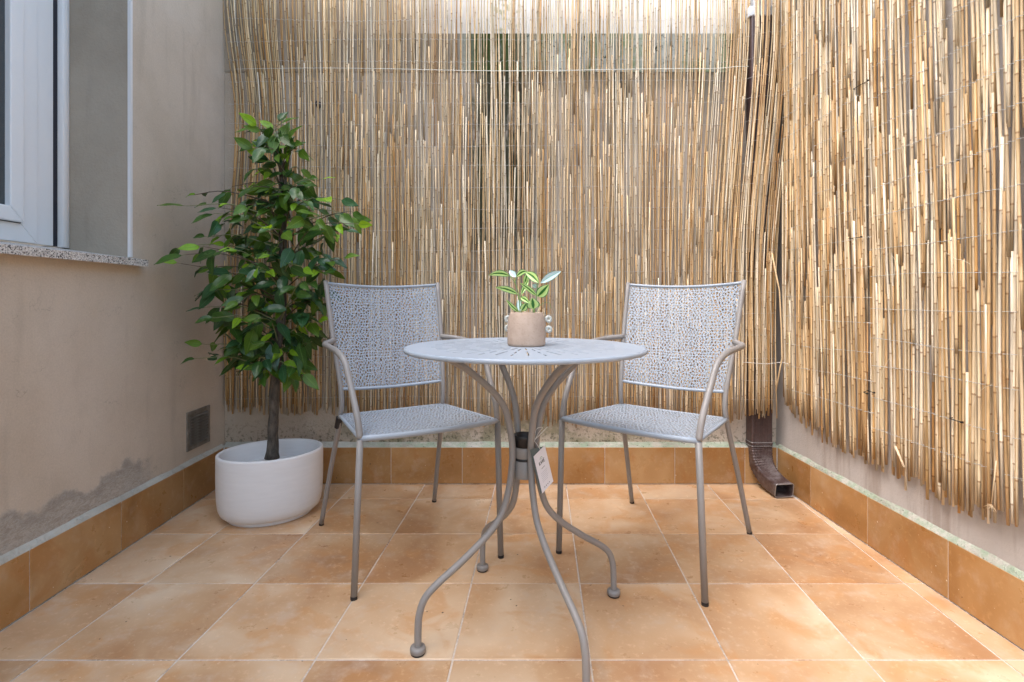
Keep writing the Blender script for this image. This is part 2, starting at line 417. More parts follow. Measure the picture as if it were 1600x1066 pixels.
M.color(M.mix(M.step(n2, 0.5, 0.7), M.ramp(n, [(0.35, (0.03,0.025,0.02)), (0.65, (0.13,0.11,0.09))]), (0.16,0.13,0.10))); M.bump(n, 0.8, 0.006); M_BARK = M.m
M_TWIG = Mat('pale_green_twig', (0.20,0.22,0.10), 0.6).m
M_TWIGD = Mat('brown_twig', (0.10,0.07,0.045), 0.7).m

def mk_leaf(name, c, vein, tr=0.25, rough=0.38):
    M = Mat(name, rough=rough, spec=0.45)
    uv = M.node('ShaderNodeUVMap'); uv.uv_map = 'UVMap'; X = M.sep(uv.outputs[0])
    d = M.math('ABSOLUTE', M.math('SUBTRACT', X[0], 0.5))
    v = M.coord(rand=True); n = M.noise(v, 14, 3)
    oi = M.node('ShaderNodeObjectInfo')
    col = M.mix(1.0, c, M.ramp(n, [(0.3, 0.8), (0.7, 1.15)]), 'MULTIPLY')
    col = M.mix(1.0, col, M.ramp(oi.outputs['Random'], [(0.0, (0.75,0.8,0.9)), (1.0, (1.25,1.15,1.0))]), 'MULTIPLY')
    sv_ = M.math('FRACT', M.math('MULTIPLY', M.math('ADD', X[1], M.math('MULTIPLY', d, -0.5)), 9.0))
    col = M.mix(M.math('MULTIPLY', M.step(sv_, 0.16, 0.06), 0.35), col, vein)
    col = M.mix(M.step(d, 0.035, 0.012), col, vein)
    M.color(col)
    tl = M.node('ShaderNodeBsdfTranslucent'); M.l.new(col, tl.inputs['Color'])
    ms = M.node('ShaderNodeMixShader'); ms.inputs[0].default_value = tr
    M.l.new(M.b.outputs[0], ms.inputs[1]); M.l.new(tl.outputs[0], ms.inputs[2])
    M.l.new(ms.outputs[0], M.n['Material Output'].inputs['Surface'])
    return M.m
LEAF_M = [mk_leaf('deep_green_leaf', (0.046,0.115,0.016), (0.10,0.20,0.04), 0.18, 0.34),
          mk_leaf('blue_green_leaf', (0.034,0.105,0.036), (0.08,0.18,0.08), 0.15, 0.28),
          mk_leaf('mid_green_leaf', (0.095,0.195,0.016), (0.17,0.30,0.04), 0.25, 0.42),
          mk_leaf('lime_leaf', (0.27,0.50,0.02), (0.13,0.28,0.02), 0.35, 0.5)]

# striped houseplant leaf
M = Mat('striped_leaf', rough=0.35, spec=0.5)
uv = M.node('ShaderNodeUVMap'); uv.uv_map = 'UVMap'; X = M.sep(uv.outputs[0])
d = M.math('ABSOLUTE', M.math('SUBTRACT', X[0], 0.5)); n = M.noise(M.coord(), 220, 3)
dd = M.math('ADD', d, M.math('MULTIPLY', M.math('SUBTRACT', n, 0.5), 0.07))
col = M.ramp(M.math('MULTIPLY', dd, 2.0), [(0.0, (0.03,0.17,0.03)), (0.20, (0.035,0.20,0.03)), (0.27, (0.58,0.80,0.24)), (0.78, (0.64,0.85,0.36)), (0.87, (0.05,0.27,0.05)), (1.0, (0.03,0.17,0.04))])
M.color(col)
tl = M.node('ShaderNodeBsdfTranslucent'); M.l.new(col, tl.inputs['Color']); ms = M.node('ShaderNodeMixShader'); ms.inputs[0].default_value = 0.3
M.l.new(M.b.outputs[0], ms.inputs[1]); M.l.new(tl.outputs[0], ms.inputs[2]); M.l.new(ms.outputs[0], M.n['Material Output'].inputs['Surface'])
M_STRIPE = M.m
M = Mat('silvery_leaf', rough=0.3)
uv = M.node('ShaderNodeUVMap'); uv.uv_map = 'UVMap'; X = M.sep(uv.outputs[0]); d = M.math('ABSOLUTE', M.math('SUBTRACT', X[0], 0.5))
M.color(M.ramp(M.math('MULTIPLY', d, 2.0), [(0.0, (0.20,0.42,0.36)), (0.2, (0.55,0.72,0.70)), (0.8, (0.62,0.76,0.78)), (0.92, (0.10,0.32,0.22))])); M_SILVER = M.m
M_CARD = Mat('white_card', (0.74,0.73,0.77), 0.6).m
M_CARD_D = Mat('dark_printed_card', (0.10,0.13,0.13), 0.6).m
M_INK = Mat('dark_ink', (0.06,0.07,0.06), 0.7).m
M_GREENINK = Mat('green_ink', (0.16,0.30,0.14), 0.7).m
M_GREYINK = Mat('pale_grey_ink', (0.45,0.45,0.47), 0.7).m
M_STRING = Mat('white_string', (0.75,0.74,0.70), 0.6).m

# ------------------------------------------------------------------ the floor
XL, XR, YB, YN = -1.30, 1.265, 2.40, -0.90       # skirting faces, near end
floor = MB(); floor.box((XL-0.02, YN-0.3, -0.10), (XR+0.02, YB+0.02, -0.0014))
floor = floor.build('floor', M_GROUT); tag(floor, 'floor of large mottled terracotta tiles in pale joints', None, None, 'structure')

def clip_poly(poly, axis, lim, keep_less):
    out = []
    for i in range(len(poly)):
        a, b = poly[i], poly[(i+1) % len(poly)]
        ia = (a[axis] <= lim) == keep_less; ib = (b[axis] <= lim) == keep_less
        if ia: out.append(a)
        if ia != ib:
            t = (lim - a[axis]) / (b[axis] - a[axis]); out.append((a[0]+(b[0]-a[0])*t, a[1]+(b[1]-a[1])*t))
    return out
def slab(poly3, n, th, wobble, bev=0.0012):
    """poly3: outline points on the front plane; n: outward normal; a low tile with a soft edge"""
    m = MB(); c = sum(poly3, Vector()) / len(poly3); k = len(poly3)
    inner = [p + (c - p).normalized() * bev * 1.6 + n * wobble for p in poly3]
    mid = [p + n * (wobble - bev) for p in poly3]
    low = [p - n * th for p in poly3]
    vs = [p - c for p in inner + mid + low]
    fs = [tuple(range(k))]
    for i in range(k):
        j = (i+1) % k
        fs.append((i, i+k, j+k, j)); fs.append((i+k, i+2*k, j+2*k, j+k))
    m.add(vs, fs); return m, c
SH = 0.0705; PX = 0.327; PY = 0.3305; g = 0.0021
for r in range(-6, 4):
    y0 = 1.2315 + PY*r; y1 = y0 + PY
    for k in range(-5, 4):
        def xj(kk, y): return 0.204 + PX*kk + SH*(y-1.2315)
        poly = [(xj(k, y0)+g, y0+g), (xj(k+1, y0)-g, y0+g), (xj(k+1, y1)-g, y1-g), (xj(k, y1)+g, y1-g)]
        for ax, lim, less in ((0, XL+0.002, False), (0, XR-0.002, True), (1, YB-0.002, True), (1, YN, False)):
            poly = clip_poly(poly, ax, lim, less)
            if len(poly) < 3: break
        if len(poly) < 3: continue
        xs = [p[0] for p in poly]; ys = [p[1] for p in poly]
        if max(xs)-min(xs) < 0.012 or max(ys)-min(ys) < 0.012: continue
        mb, c = slab([Vector((x, y, 0)) for x, y in poly], Vector((0,0,1)), 0.008, rnd.uniform(0, 0.0007))
        o = mb.build('floor_tile', M_TILE, floor, loc=c)
        o.rotation_euler = (rnd.uniform(-0.0012, 0.0012), rnd.uniform(-0.0012, 0.0012), 0)

# ------------------------------------------------------------------ walls
SKH = 0.17
def skirting(parent, joints, face):
    """joints: list of positions along the wall; face(t,z)->Vector on the skirting face; tiles as parts"""
    for a, b in zip(joints, joints[1:]):
        lo, hi = a + 0.0012, b - 0.0012
        pts = [face(lo, 0.003), face(hi, 0.003), face(hi, SKH), face(lo, SKH)]
        c = sum(pts, Vector())/4
        nrm = (pts[1]-pts[0]).cross(pts[3]-pts[0]).normalized()
        if nrm.dot(Vector((0, 1.0, 0.5)) - c) < 0: pts.reverse(); nrm = -nrm
        mb, c = slab(pts, nrm, 0.009, rnd.uniform(0, 0.0006))
        mb.build('skirting_tile', M_SKIRT, parent, loc=c)
def ledge(parent, t0, t1, face, back, n=70):
    """mortar fillet on top of the skirting, running from the tile edge up to the plaster"""
    m = MB(); vs = []; fs = []
    for i in range(n+1):
        t = t0 + (t1-t0)*i/n
        w1 = 0.004*noise.noise(Vector((t*9, 3.1, 0))) + 0.002*noise.noise(Vector((t*40, 1, 0)))
        w2 = 0.005*noise.noise(Vector((t*7, 9.1, 4))) + 0.0025*noise.noise(Vector((t*33, 5, 2)))
        a = face(t, SKH-0.003); b = face(t, SKH+0.003+w1*0.3); c = back(t, SKH+0.018+w2); d = back(t, SKH+0.022+w2)
        a = a.lerp(back(t, SKH-0.003), 0.02); b = b.lerp(back(t, SKH+0.003+w1*0.3), 0.10)
        d = d + (back(t, 0)-face(t, 0)).normalized()*0.006
        vs += [a, b, c, d]
        if i:
            o = (i-1)*4
            for k in range(3): fs.append((o+k, o+k+1, o+k+5, o+k+4))
    m.add(vs, fs); return m.build('mortar_ledge', M_MORTAR, parent, smooth=True)

# --- house wall on the left, with the window opening
WX = -1.315            # plaster face
house = empty('house_wall', (WX, 1.0, 0))
tag(house, 'ochre-grey rendered house wall on the left with window, sill and damp stain', 'wall')
H0 = Vector((WX, 1.0, 0))
def hp(name, mb, m, smooth=False, parent=None):
    o = mb.build(name, m, parent or house, smooth)
    if parent is None: o.location = -H0
    return o
OPN_Y0, OPN_Y1, OPN_Z0, OPN_Z1 = 0.55, 1.825, 1.005, 2.42
m = MB(); T = 0.28
m.box((WX-T, YN, -0.1), (WX, YB+0.16, OPN_Z0-0.02)); m.box((WX-T, OPN_Y1, OPN_Z0-0.02), (WX, YB+0.16, OPN_Z1))
m.box((WX-T, YN, OPN_Z0-0.02), (WX, OPN_Y0, OPN_Z1)); m.box((WX-T, YN, OPN_Z1), (WX, YB+0.16, 2.95))
hp('plaster', m, M_HOUSE)
m = MB(); RX = -1.534
m.box((RX-0.03, OPN_Y1-0.004, OPN_Z0-0.02), (WX-0.004, OPN_Y1-0.0005, OPN_Z1-0.001))
hp('reveal', m, M_REVEAL)
m = MB(); m.box((WX-0.008, OPN_Y1-0.007, OPN_Z0+0.001), (WX+0.0025, OPN_Y1+0.0035, OPN_Z1-0.002)); o = hp('corner_bead', m, M_WHITE_BEAD)
# sill: sloping granite slab
m = MB(); y0, y1 = OPN_Y0-0.03, 1.862
za, zb, th = 1.036, 0.9985, 0.024
vs = [(RX-0.02, y0, za-th), (-1.28, y0, zb-th), (-1.28, y1, zb-th), (RX-0.02, y1, za-th), (RX-0.02, y0, za), (-1.28, y0, zb), (-1.28, y1, zb), (RX-0.02, y1, za)]
m.add(vs, [(0,3,2,1),(4,5,6,7),(0,1,5,4),(1,2,6,5),(2,3,7,6),(3,0,4,7)]); hp('window_sill', m, M_GRANITE)
# window: frame > sash, glass, slots
def rectframe(m, y0, y1, z0, z1, wd, x0, x1):
    # four mitred members
    O = [(y0,z0),(y1,z0),(y1,z1),(y0,z1)]; I = [(y0+wd,z0+wd),(y1-wd,z0+wd),(y1-wd,z1-wd),(y0+wd,z1-wd)]
    for k in range(4):
        j = (k+1) % 4; e = 0.0004
        q = [O[k], O[j], I[j], I[k]]
        cy = sum(p[0] for p in q)/4; cz = sum(p[1] for p in q)/4
        q = [(p[0]+(cy-p[0])*e*4, p[1]+(cz-p[1])*e*4) for p in q]
        vs = [(x0, p[0], p[1]) for p in q] + [(x1, p[0], p[1]) for p in q]
        m.add(vs, [(3,2,1,0),(4,5,6,7),(0,1,5,4),(1,2,6,5),(2,3,7,6),(3,0,4,7)])
m = MB(); fy1 = 1.770; fz0 = 1.040
rectframe(m, OPN_Y0+0.03, 1.703, fz0, OPN_Z1-0.03, 0.058, RX-0.06, RX-0.002)
m.box((RX-0.06, 1.7045, fz0), (RX-0.010, 1.772, OPN_Z1-0.03))
frame = hp('window_frame', m, M_PVC); bevel(frame, 0.002, 2)
m = MB(); m.box((RX-0.06, 1.7725, fz0), (RX-0.013, 1.7925, OPN_Z1-0.03)); hp('shutter_slot', m, M_SLOT)
m = MB(); m.box((RX-0.06, 1.793, fz0-0.003), (RX+0.006, OPN_Y1-0.0045, OPN_Z1-0.03)); o = hp('shutter_guide', m, M_PVC); bevel(o, 0.0015, 1)
m = MB(); rectframe(m, 0.640, 1.6425, fz0+0.0605, OPN_Z1-0.092, 0.046, RX-0.05, RX+0.012); sash = m.build('sash', M_PVC, frame); bevel(sash, 0.004, 3)
m = MB(); rectframe(m, 0.6375, 1.6445, fz0+0.0582, OPN_Z1-0.089, 0.004, RX-0.04, RX-0.0012); m.build('gasket', M_BLACK, frame)
m = MB(); m.box((RX-0.03, 0.684, fz0+0.105), (RX-0.006, 1.598, OPN_Z1-0.137)); m.build('glass_pane', M_SCREEN, frame)
# skirting + ledge
faceL = lambda t, z: Vector((XL, t, z)) - H0
backL = lambda t, z: Vector((WX-0.002, t, z)) - H0
def sk_local(parent, joints, f, off):
    for a, b in zip(joints, joints[1:]):
        lo, hi = a+0.0012, b-0.0012
        pts = [f(lo, 0.003), f(hi, 0.003), f(hi, SKH), f(lo, SKH)]
        nrm = (pts[1]-pts[0]).cross(pts[3]-pts[0]).normalized(); c = sum(pts, Vector())/4
        if nrm.dot(Vector((0, 1.0, 0.5)) - (c+off)) < 0: pts.reverse(); nrm = -nrm
        mb, c = slab(pts, nrm, 0.009, rnd.uniform(0, 0.0006)); mb.build('skirting_tile', M_SKIRT, parent, loc=c)
sk_local(house, [-0.621, -0.281, 0.059, 0.399, 0.739, 1.079, 1.419, 1.759, 2.099, 2.398], faceL, H0)
m = MB(); m.box((WX-0.001, -0.62, 0.001), (XL-0.0016, 2.3975, SKH-0.002)); hp('joint_grout', m, M_GROUT)
lo = ledge(house, -0.6, 2.41, faceL, backL); lo.data.materials[0] = M_MORTAR_DRY
# ventilation grille (frame > slats)
m = MB(); vy0, vy1, vz0, vz1 = 2.140, 2.305, 0.226, 0.388
for lo_, hi_ in (((vy0,vz0),(vy1,vz0+0.018)), ((vy0,vz1-0.018),(vy1,vz1)), ((vy0,vz0+0.018),(vy0+0.016,vz1-0.018)), ((vy1-0.016,vz0+0.018),(vy1,vz1-0.018))):
    m.box((WX-0.003, lo_[0], lo_[1]), (WX+0.005, hi_[0], hi_[1]))
m.box((WX-0.003, vy0+0.01, vz0+0.01), (WX+0.0005, vy1-0.01, vz1-0.01))
grille = hp('vent_grille', m, M_ALU)
gs = None
for i in range(10):
    z = vz0+0.026+i*0.0122
    if gs is None:
        mm = MB(); mm.obox((0,0,0), (0.0045,0,-0.0035), (0,(vy1-vy0)/2-0.018,0), (0.0006,0,0.0009)); gs = mm.build('slat', M_ALU, grille, loc=(WX+0.0045, (vy0+vy1)/2, z)).data
    else: link('slat', gs, grille, (WX+0.0045, (vy0+vy1)/2, z))

# --- rear boundary wall
PB = 2.435; B0 = Vector((0, PB, 0))
back = empty('boundary_wall', B0); tag(back, 'algae-streaked rendered wall across the back, behind the middle reed screen', 'wall')
def bp(name, mb, m, smooth=False):
    o = mb.build(name, m, back, smooth); o.location = -B0; return o
m = MB(); m.box((WX+0.0005, PB, -0.1), (1.279, PB+0.3, 1.925)); bp('plaster', m, M_BACK)
m = MB(); m.box((WX+0.0005, PB-0.003, 1.926), (1.279, PB+0.3, 2.106)); bp('coping_band', m, M_COPE)
m = MB(); m.box((WX+0.0005, PB+0.06, 2.107), (1.279, PB+0.3, 2.75)); bp('upper_wall', m, M_WHITEWALL)
faceB = lambda t, z: Vector((t, YB, z)) - B0
backB = lambda t, z: Vector((t, PB-0.002+0.004, z)) - B0
jb = [XL+0.003] + [(u-788)*2.4/F for u in (390, 500, 611, 722.3, 833.5, 945, 1054.5, 1164)] + [XR-0.002]
sk_local(back, jb, faceB, B0)
m = MB(); m.box((XL-0.01, YB+0.0016, 0.001), (XR+0.01, PB+0.001, SKH-0.002)); bp('joint_grout', m, M_GROUT)
ledge(back, XL-0.005, XR+0.005, faceB, backB)
# two ragged dark fixing holes
for (u, v, s) in ((498, 165, 0.016), (1169, 681, 0.011)):
    c = P(u, v, PB); m = MB(); n = 11; ring = []
    for k in range(n):
        a = 2*math.pi*k/n; r_ = s*(0.7+0.6*rnd.random()); ring.append((c.x+r_*math.cos(a)*0.8, PB-0.006, c.z+r_*math.sin(a)*1.3))
    m.add(ring + [(c.x, PB-0.010, c.z)] + [(p[0], PB+0.001, p[2]) for p in ring], [(n, (k+1) % n, k) for k in range(n)] + [(k, (k+1) % n, n+1+(k+1) % n, n+1+k) for k in range(n)])
    bp('fixing_hole', m, M_SLOT)

# --- right boundary wall
RXW = 1.28; R0 = Vector((RXW, 1.0, 0))
right = empty('side_wall', R0); tag(right, 'grey cement-rendered wall on the right behind the reed screens', 'wall')
m = MB(); m.box((RXW, YN, -0.1), (RXW+0.3, PB+0.3, 2.42)); o = m.build('plaster', M_RIGHT, right); o.location = -R0
m = MB(); m.box((RXW-0.01, YN, 2.421), (RXW+0.31, PB+0.3, 2.46)); o = m.build('coping', M_COPE, right); o.location = -R0
faceR = lambda t, z: Vector((XR, t, z)) - R0
backR = lambda t, z: Vector((RXW+0.002, t, z)) - R0
sk_local(right, [-0.833, -0.503, -0.173, 0.157, 0.487, 0.817, 1.147, 1.477, 1.805, 2.141, 2.398], faceR, R0)
m = MB(); m.box((XR+0.0016, -0.83, 0.001), (RXW+0.001, 2.3975, SKH-0.002)); o = m.build('joint_grout', M_GROUT, right); o.location = -R0
ledge(right, -0.8, 2.41, faceR, backR)

# --- the wall behind the lens (house side), never in view, put in for its effect on the light
m = MB(); m.box((-1.6, YN-0.3, -0.1), (-0.9, YN-0.001, 2.5)); m.box((0.9, YN-0.3, -0.1), (1.6, YN-0.001, 2.5)); m.box((-0.9, YN-0.3, 2.2), (0.9, YN-0.001, 2.5))
near = m.build('rear_wall', M_HOUSE); tag(near, 'unseen rendered house wall with a wide doorway, facing the reed-screened back wall', 'wall')

# ------------------------------------------------------------------ reed screens
PALE = [(0.64,0.52,0.34), (0.68,0.57,0.40), (0.60,0.47,0.30), (0.72,0.63,0.47), (0.56,0.38,0.19), (0.70,0.62,0.48), (0.62,0.45,0.25), (0.48,0.31,0.15)]
AMBER = [(0.56,0.39,0.20), (0.60,0.46,0.27), (0.52,0.35,0.16), (0.58,0.45,0.27), (0.46,0.26,0.09), (0.57,0.42,0.24), (0.50,0.31,0.13), (0.40,0.22,0.08)]
def reed_mesh(mb, fpos, z0, z1, r, rn):
    """fpos(z) -> Vector (centre line); nodes are slightly swollen and dark"""
    base = rn.choice(AMBER if rn.random() < (0.85 if fpos(z0).x > 1.235 else 0.12 + 0.6*sm(-fpos(z0).x, 0.3, 1.1)) else PALE); k = rn.uniform(0.90, 1.08)*(0.86 if fpos(z0).x > 1.235 else 1.04); base = tuple(min(1, c*k) for c in base)  # browner towards the left, where dim light is put into the colour
    nodec = tuple(c*s for c, s in zip(base, (0.42, 0.30, 0.22)))
    zs = [(z0, 0)]; z = z0 + rn.uniform(0.04, 0.2)
    while z < z1 - 0.03:
        zs.append((z-0.004, 0)); zs.append((z, 1)); zs.append((z+0.0035, 2)); z += rn.uniform(0.13, 0.24)
    zs.append((z1, 0))
    pts = []; rad = []; cols = []; shade = 1.0
    for (zz, t) in zs:
        if t == 2: shade = rn.uniform(0.80, 1.14)
        pts.append(fpos(zz)); rad.append(r*(1.22 if t == 1 else 1.0))
        cols.append(nodec if t == 1 else tuple(min(1, c*shade) for c in base))
    cols[0] = tuple(c*0.6 for c in base) if rn.random() < .5 else base
    mb.tube(pts, rad, 5, True, cols)

def build_screen(root, specs, origin, name_infill=True):
    """specs: (length, fpos, z0, z1, r).  The 300 longest are parts, the others one joined part"""
    specs.sort(key=lambda s: -(s[3]-s[2])*s[4])
    rest = MB(); n = 0
    for i, (L, fpos, z0, z1, r) in enumerate(specs):
        rn = random.Random(i*13+5)
        if i < 300:
            mb = MB(); reed_mesh(mb, lambda z: fpos(z)-origin, z0, z1, r, rn); mb.build('reed', M_REED, root, smooth=True)
        else:
            reed_mesh(rest, lambda z: fpos(z)-origin, z0, z1, r, rn); n += 1
    if n:
        o = rest.build('reed_infill', M_REED, root, smooth=True); o['kind'] = 'stuff'

def sm(x, a, b):
    t = max(0, min(1, (x-a)/(b-a))); return t*t*(3-2*t)

def pieces(sp, mk, z0, z1, rlo, rhi, rn, lo=0.45, hi=1.1):
    """one slot of the weave: reeds of limited length, butting or lapping end to end"""
    z = z0
    while z < z1 - 0.05:
        L = rn.uniform(lo, hi); e = min(z1, z+L)
        if z1 - e < 0.2: e = z1
        sp.append((0, mk(), z, e, rn.uniform(rlo, rhi))); z = e + rn.uniform(-0.05, 0.012)

# middle screen across the back wall
SB = Vector((0, 2.39, 0.3))
scr = empty('reed_screen', SB); tag(scr, 'wide reed screen hung across the back wall behind the chairs', 'reed screen', 'reed privacy screens')
def back_path(x0, ph, bend, dep):
    def f(z):
        lean = 0.085*sm(x0, 0.55, 1.22)*sm(z, 0.9, 2.25) - 0.055*sm(-x0, 0.75, 1.28)*sm(z, 1.7, 2.3) + 0.04*sm(-x0, 0.9, 1.28)*sm(z, 0.9, 1.7)
        lean += bend*math.sin(z*1.7+ph) + 0.004*math.sin(z*5+ph*3)
        yy = 2.424 - dep*0.8 - 0.070*sm(x0, 1.00, 1.12) + 0.004*math.sin(z*3+ph)
        return Vector((x0+lean, yy, z))
    return f
def back_bottom(x):
    z = 0.335 if x < -0.72 else 0.285
    z += 0.05*sm(x, 1.02, 1.12)
    z += 0.022*noise.noise(Vector((x*5, 0, 0)))
    return z
sp = []
x = -1.296
while x < 1.232:
    dens = 1.0 - 0.25*sm(x, 1.08, 1.15)
    z0 = back_bottom(x) + rnd.uniform(-0.02, 0.03); z1 = 2.34 + rnd.uniform(-0.02, 0.02)
    ph_, be_ = rnd.uniform(0, 6.28), rnd.uniform(-0.006, 0.006)
    pieces(sp, lambda: back_path(x+rnd.uniform(-.0015,.0015), ph_, be_, rnd.uniform(0, 0.010)), z0, z1, 0.0021, 0.0034, rnd, 0.5, 1.7)
    x += rnd.uniform(0.0062, 0.0125)*dens
for i in range(300):      # shorter reeds laid in from below, ends showing
    x = rnd.uniform(-1.296, 1.225); z0 = back_bottom(x) + rnd.uniform(-0.02, 0.05) + (0 if rnd.random() < 0.78 else rnd.uniform(0.1, 0.9))
    z1 = z0 + rnd.uniform(0.35, 1.55)
    if z1 > 2.05: z1 = rnd.uniform(1.5, 2.0)
    if z1-z0 < 0.2: continue
    sp.append((0, back_path(x, rnd.uniform(0, 6.28), rnd.uniform(-0.012, 0.012), rnd.uniform(0.004, 0.016)), z0, z1, rnd.uniform(0.0022, 0.0036)))
for i in range(34):       # the bunched reeds in front of the downpipe
    x = rnd.uniform(0.98, 1.20)
    sp.append((0, back_path(x, rnd.uniform(0, 6.28), rnd.uniform(-0.006, 0.006), rnd.uniform(0.004, 0.020)), back_bottom(x) + rnd.uniform(-0.02, 0.03), 2.34, rnd.uniform(0.0022, 0.0036)))
for i in range(30):       # reeds lapped from above
    x = rnd.uniform(-1.29, 1.225); z0 = rnd.uniform(1.0, 1.8)
    sp.append((0, back_path(x, rnd.uniform(0, 6.28), rnd.uniform(-0.008, 0.008), rnd.uniform(0.0, 0.010)), z0, 2.33+rnd.uniform(-.02,.02), rnd.uniform(0.0025, 0.0038)))
build_screen(scr, sp, SB)
def wire(root, origin, pf, a, b, z, step=0.012, amp=0.005, rad=0.0006, sag=0.0, seed=0):
    m = MB(); pts = []; n = int(abs(b-a)/step)
    for i in range(n+1):
        t = a+(b-a)*i/n
        zz = z + sag*math.sin(math.pi*i/n) + 0.016*noise.noise(Vector((t*1.1, seed*3.3, 5))) + 0.007*noise.noise(Vector((t*3.1, seed*7.7, 0)))+0.0018*noise.noise(Vector((t*50, seed, 1)))
        pts.append(pf(t, zz, amp*(1 if i % 2 else -1)) - origin)
    m.tube(pts, rad, 4); return m.build('wire', M_WIRE, root, smooth=True)
wz = 0.40; i = 0
while wz < 2.3:
    wire(scr, SB, lambda t, zz, d: Vector((t + 0.085*sm(t, 0.55, 1.22)*sm(zz, 0.9, 2.25), 2.414 - d - 0.070*sm(t, 1.00, 1.12), zz)), -1.29, 1.23, wz, 0.012, 0.006, 0.0006, 0.0, i)
    wz += 0.098; i += 1
m = MB(); pts = [Vector((-1.25+2.37*k/40, 2.402-0.03*sm(-1.25+2.37*k/40, 0.95, 1.1), 1.9255+0.006*math.sin(k*0.22)-0.00012*k))-SB for k in range(41)]
m.tube(pts, [0.0007+0.0010*min(1, k/22) for k in range(41)], 6); m.build('cord', M_CORD, scr, smooth=True)

# right-hand screens
def right_path(y0, ph, bend, dep, splay=0.0):
    def f(z):
        yy = y0 + bend*math.sin(z*1.9+ph) + 0.003*math.sin(z*6+ph*2) + splay*(z-1.2)
        xx = 1.262 - dep - 0.006*math.sin(z*2.2+ph*0.3+y0*5)
        return Vector((xx, yy, z))
    return f
def right_bottom(y):
    pts = [(0.0, 0.30), (1.235, 0.306), (1.431, 0.284), (1.66, 0.28), (1.751, 0.299), (2.043, 0.309), (2.25, 0.36), (2.317, 0.41)]
    for (a, za), (b, zb) in zip(pts, pts[1:]):
        if a <= y <= b: return za + (zb-za)*(y-a)/(b-a)
    return 0.30 if y < 1 else 0.41
def right_screen(y_a, y_b, label, spacing, nextra, seed, wz0, zt):
    rn = random.Random(seed); org = Vector((1.255, (y_a+y_b)/2, 0.3))
    root = empty('reed_screen', org); tag(root, label, 'reed screen', 'reed privacy screens')
    sp = []; y = y_a
    while y < y_b:
        z0 = right_bottom(y) + rn.uniform(-0.02, 0.035)
        ph_, be_, sp_ = rn.uniform(0, 6.28), rn.uniform(-0.006, 0.006), 0.015+rn.uniform(-.006,.006)
        pieces(sp, lambda: right_path(y+rn.uniform(-.0015,.0015), ph_, be_, rn.uniform(0, 0.012), sp_), z0, zt + rn.uniform(-0.02, 0.02), 0.0027, 0.0041, rn)
        y += rn.uniform(0.72, 1.35)*spacing
    for i in range(nextra):
        y = rn.uniform(y_a, y_b); z0 = right_bottom(y) + rn.uniform(-0.02, 0.05)
        q = rn.random()
        if q < 0.40: z1 = z0 + rn.uniform(0.3, 1.3)
        elif q < 0.75: z1 = zt - 0.02; z0 = z1 - rn.uniform(0.4, 1.5)
        else: z0 = z0 + rn.uniform(0.2, 0.8); z1 = z0 + rn.uniform(0.3, 0.8)
        sp.append((0, right_path(y, rn.uniform(0, 6.28), rn.uniform(-0.010, 0.010), rn.uniform(0.006, 0.018), 0.015+rn.uniform(-.012,.012)), z0, z1, rn.uniform(0.0027, 0.0041)))
    build_screen(root, sp, org)
    z = wz0; i = seed
    while z < zt - 0.02:
        wire(root, org, lambda t, zz, d: Vector((1.249-d*0.9, t + 0.015*(zz-1.2), zz)), y_a+0.004, y_b-0.004, z, 0.0105, 0.0078, 0.0009, 0.0, i); z += 0.1 + rn.uniform(-0.006, 0.006); i += 1
    return root, org
sf, of = right_screen(1.762, 2.312, 'narrow dense reed screen between the brown downpipe and the black ties', 0.0084, 70, 31, 0.47, 2.36)
sn, on = right_screen(0.25, 1.765, 'long reed screen on the right wall nearest the lens', 0.0088, 150, 47, 0.425, 2.34)
# black cable ties joining the two right screens
for (u, v, y, L) in ((1348, 133, 1.80, 0.075), (1338, 372, 1.83, 0.07), (1366, 612, 1.75, 0.035), (1350, 614, 1.775, 0.02), (1503, 657, 1.42, 0.04)):
    z = EYE - (v-468)*y/F; m = MB()
    m.tube([Vector((1.238, y-L/2, z-0.001))-on, Vector((1.2365, y, z))-on, Vector((1.238, y+L/2, z+0.001))-on, Vector((1.250, y+L/2+0.004, z+0.002))-on], 0.0014, 5)
    m.box(tuple(Vector((1.234, y-L/2-0.003, z-0.003))-on), tuple(Vector((1.2395, y-L/2+0.002, z+0.002))-on)); m.build('cable_tie', M_TIE, sn)
# loose fibres
for (u, v, y) in ((1400, 395, 1.66), (1410, 400, 1.65), (1385, 392, 1.69), (1480, 395, 1.45), (1392, 560, 1.66), (1550, 600, 1.31)):
    z = EYE - (v-468)*y/F; m = MB(); p = Vector((1.236, y, z)) - on; pts = [p.copy()]; d = Vector((rnd.uniform(-.2, -.05), rnd.uniform(-1, 1), rnd.uniform(-.9, .2))).normalized()
    for k in range(9):
        d = (d + Vector((rnd.uniform(-.15,.15), rnd.uniform(-.5,.5), rnd.uniform(-.5,.3)))).normalized(); p = p + d*0.010; p.x = min(p.x, 1.238-on.x); pts.append(p.copy())
    m.tube(crom(pts, 3), 0.0005, 4); m.build('loose_fibre', M_FIBRE, sn, smooth=True)
# a frayed reed end sticking out at the bottom
m = MB()
a = P(1392, 697, 1.64); a.x = 1.238; b = Vector((1.236, 1.60, a.z-0.055)); m.cur = (0.72, 0.56, 0.38); m.tube([a-on, b-on], 0.0036, 6); m.build('broken_reed', M_REED, sn, smooth=True)
e0 = Vector((1.240, 1.305, 0.45)); m = MB(); m.cur = (0.66, 0.52, 0.33)
m.tube([e0-on, Vector((1.240, 1.318, 0.335))-on], 0.0016, 5)
for k in range(6):
    m.tube([Vector((1.240, 1.318, 0.336))-on, Vector((1.236, 1.318+(k-2.5)*0.007, 0.318+0.002*abs(k-2.5)))-on], 0.0007, 4)
m.build('frayed_reed', M_REED, sn, smooth=True)

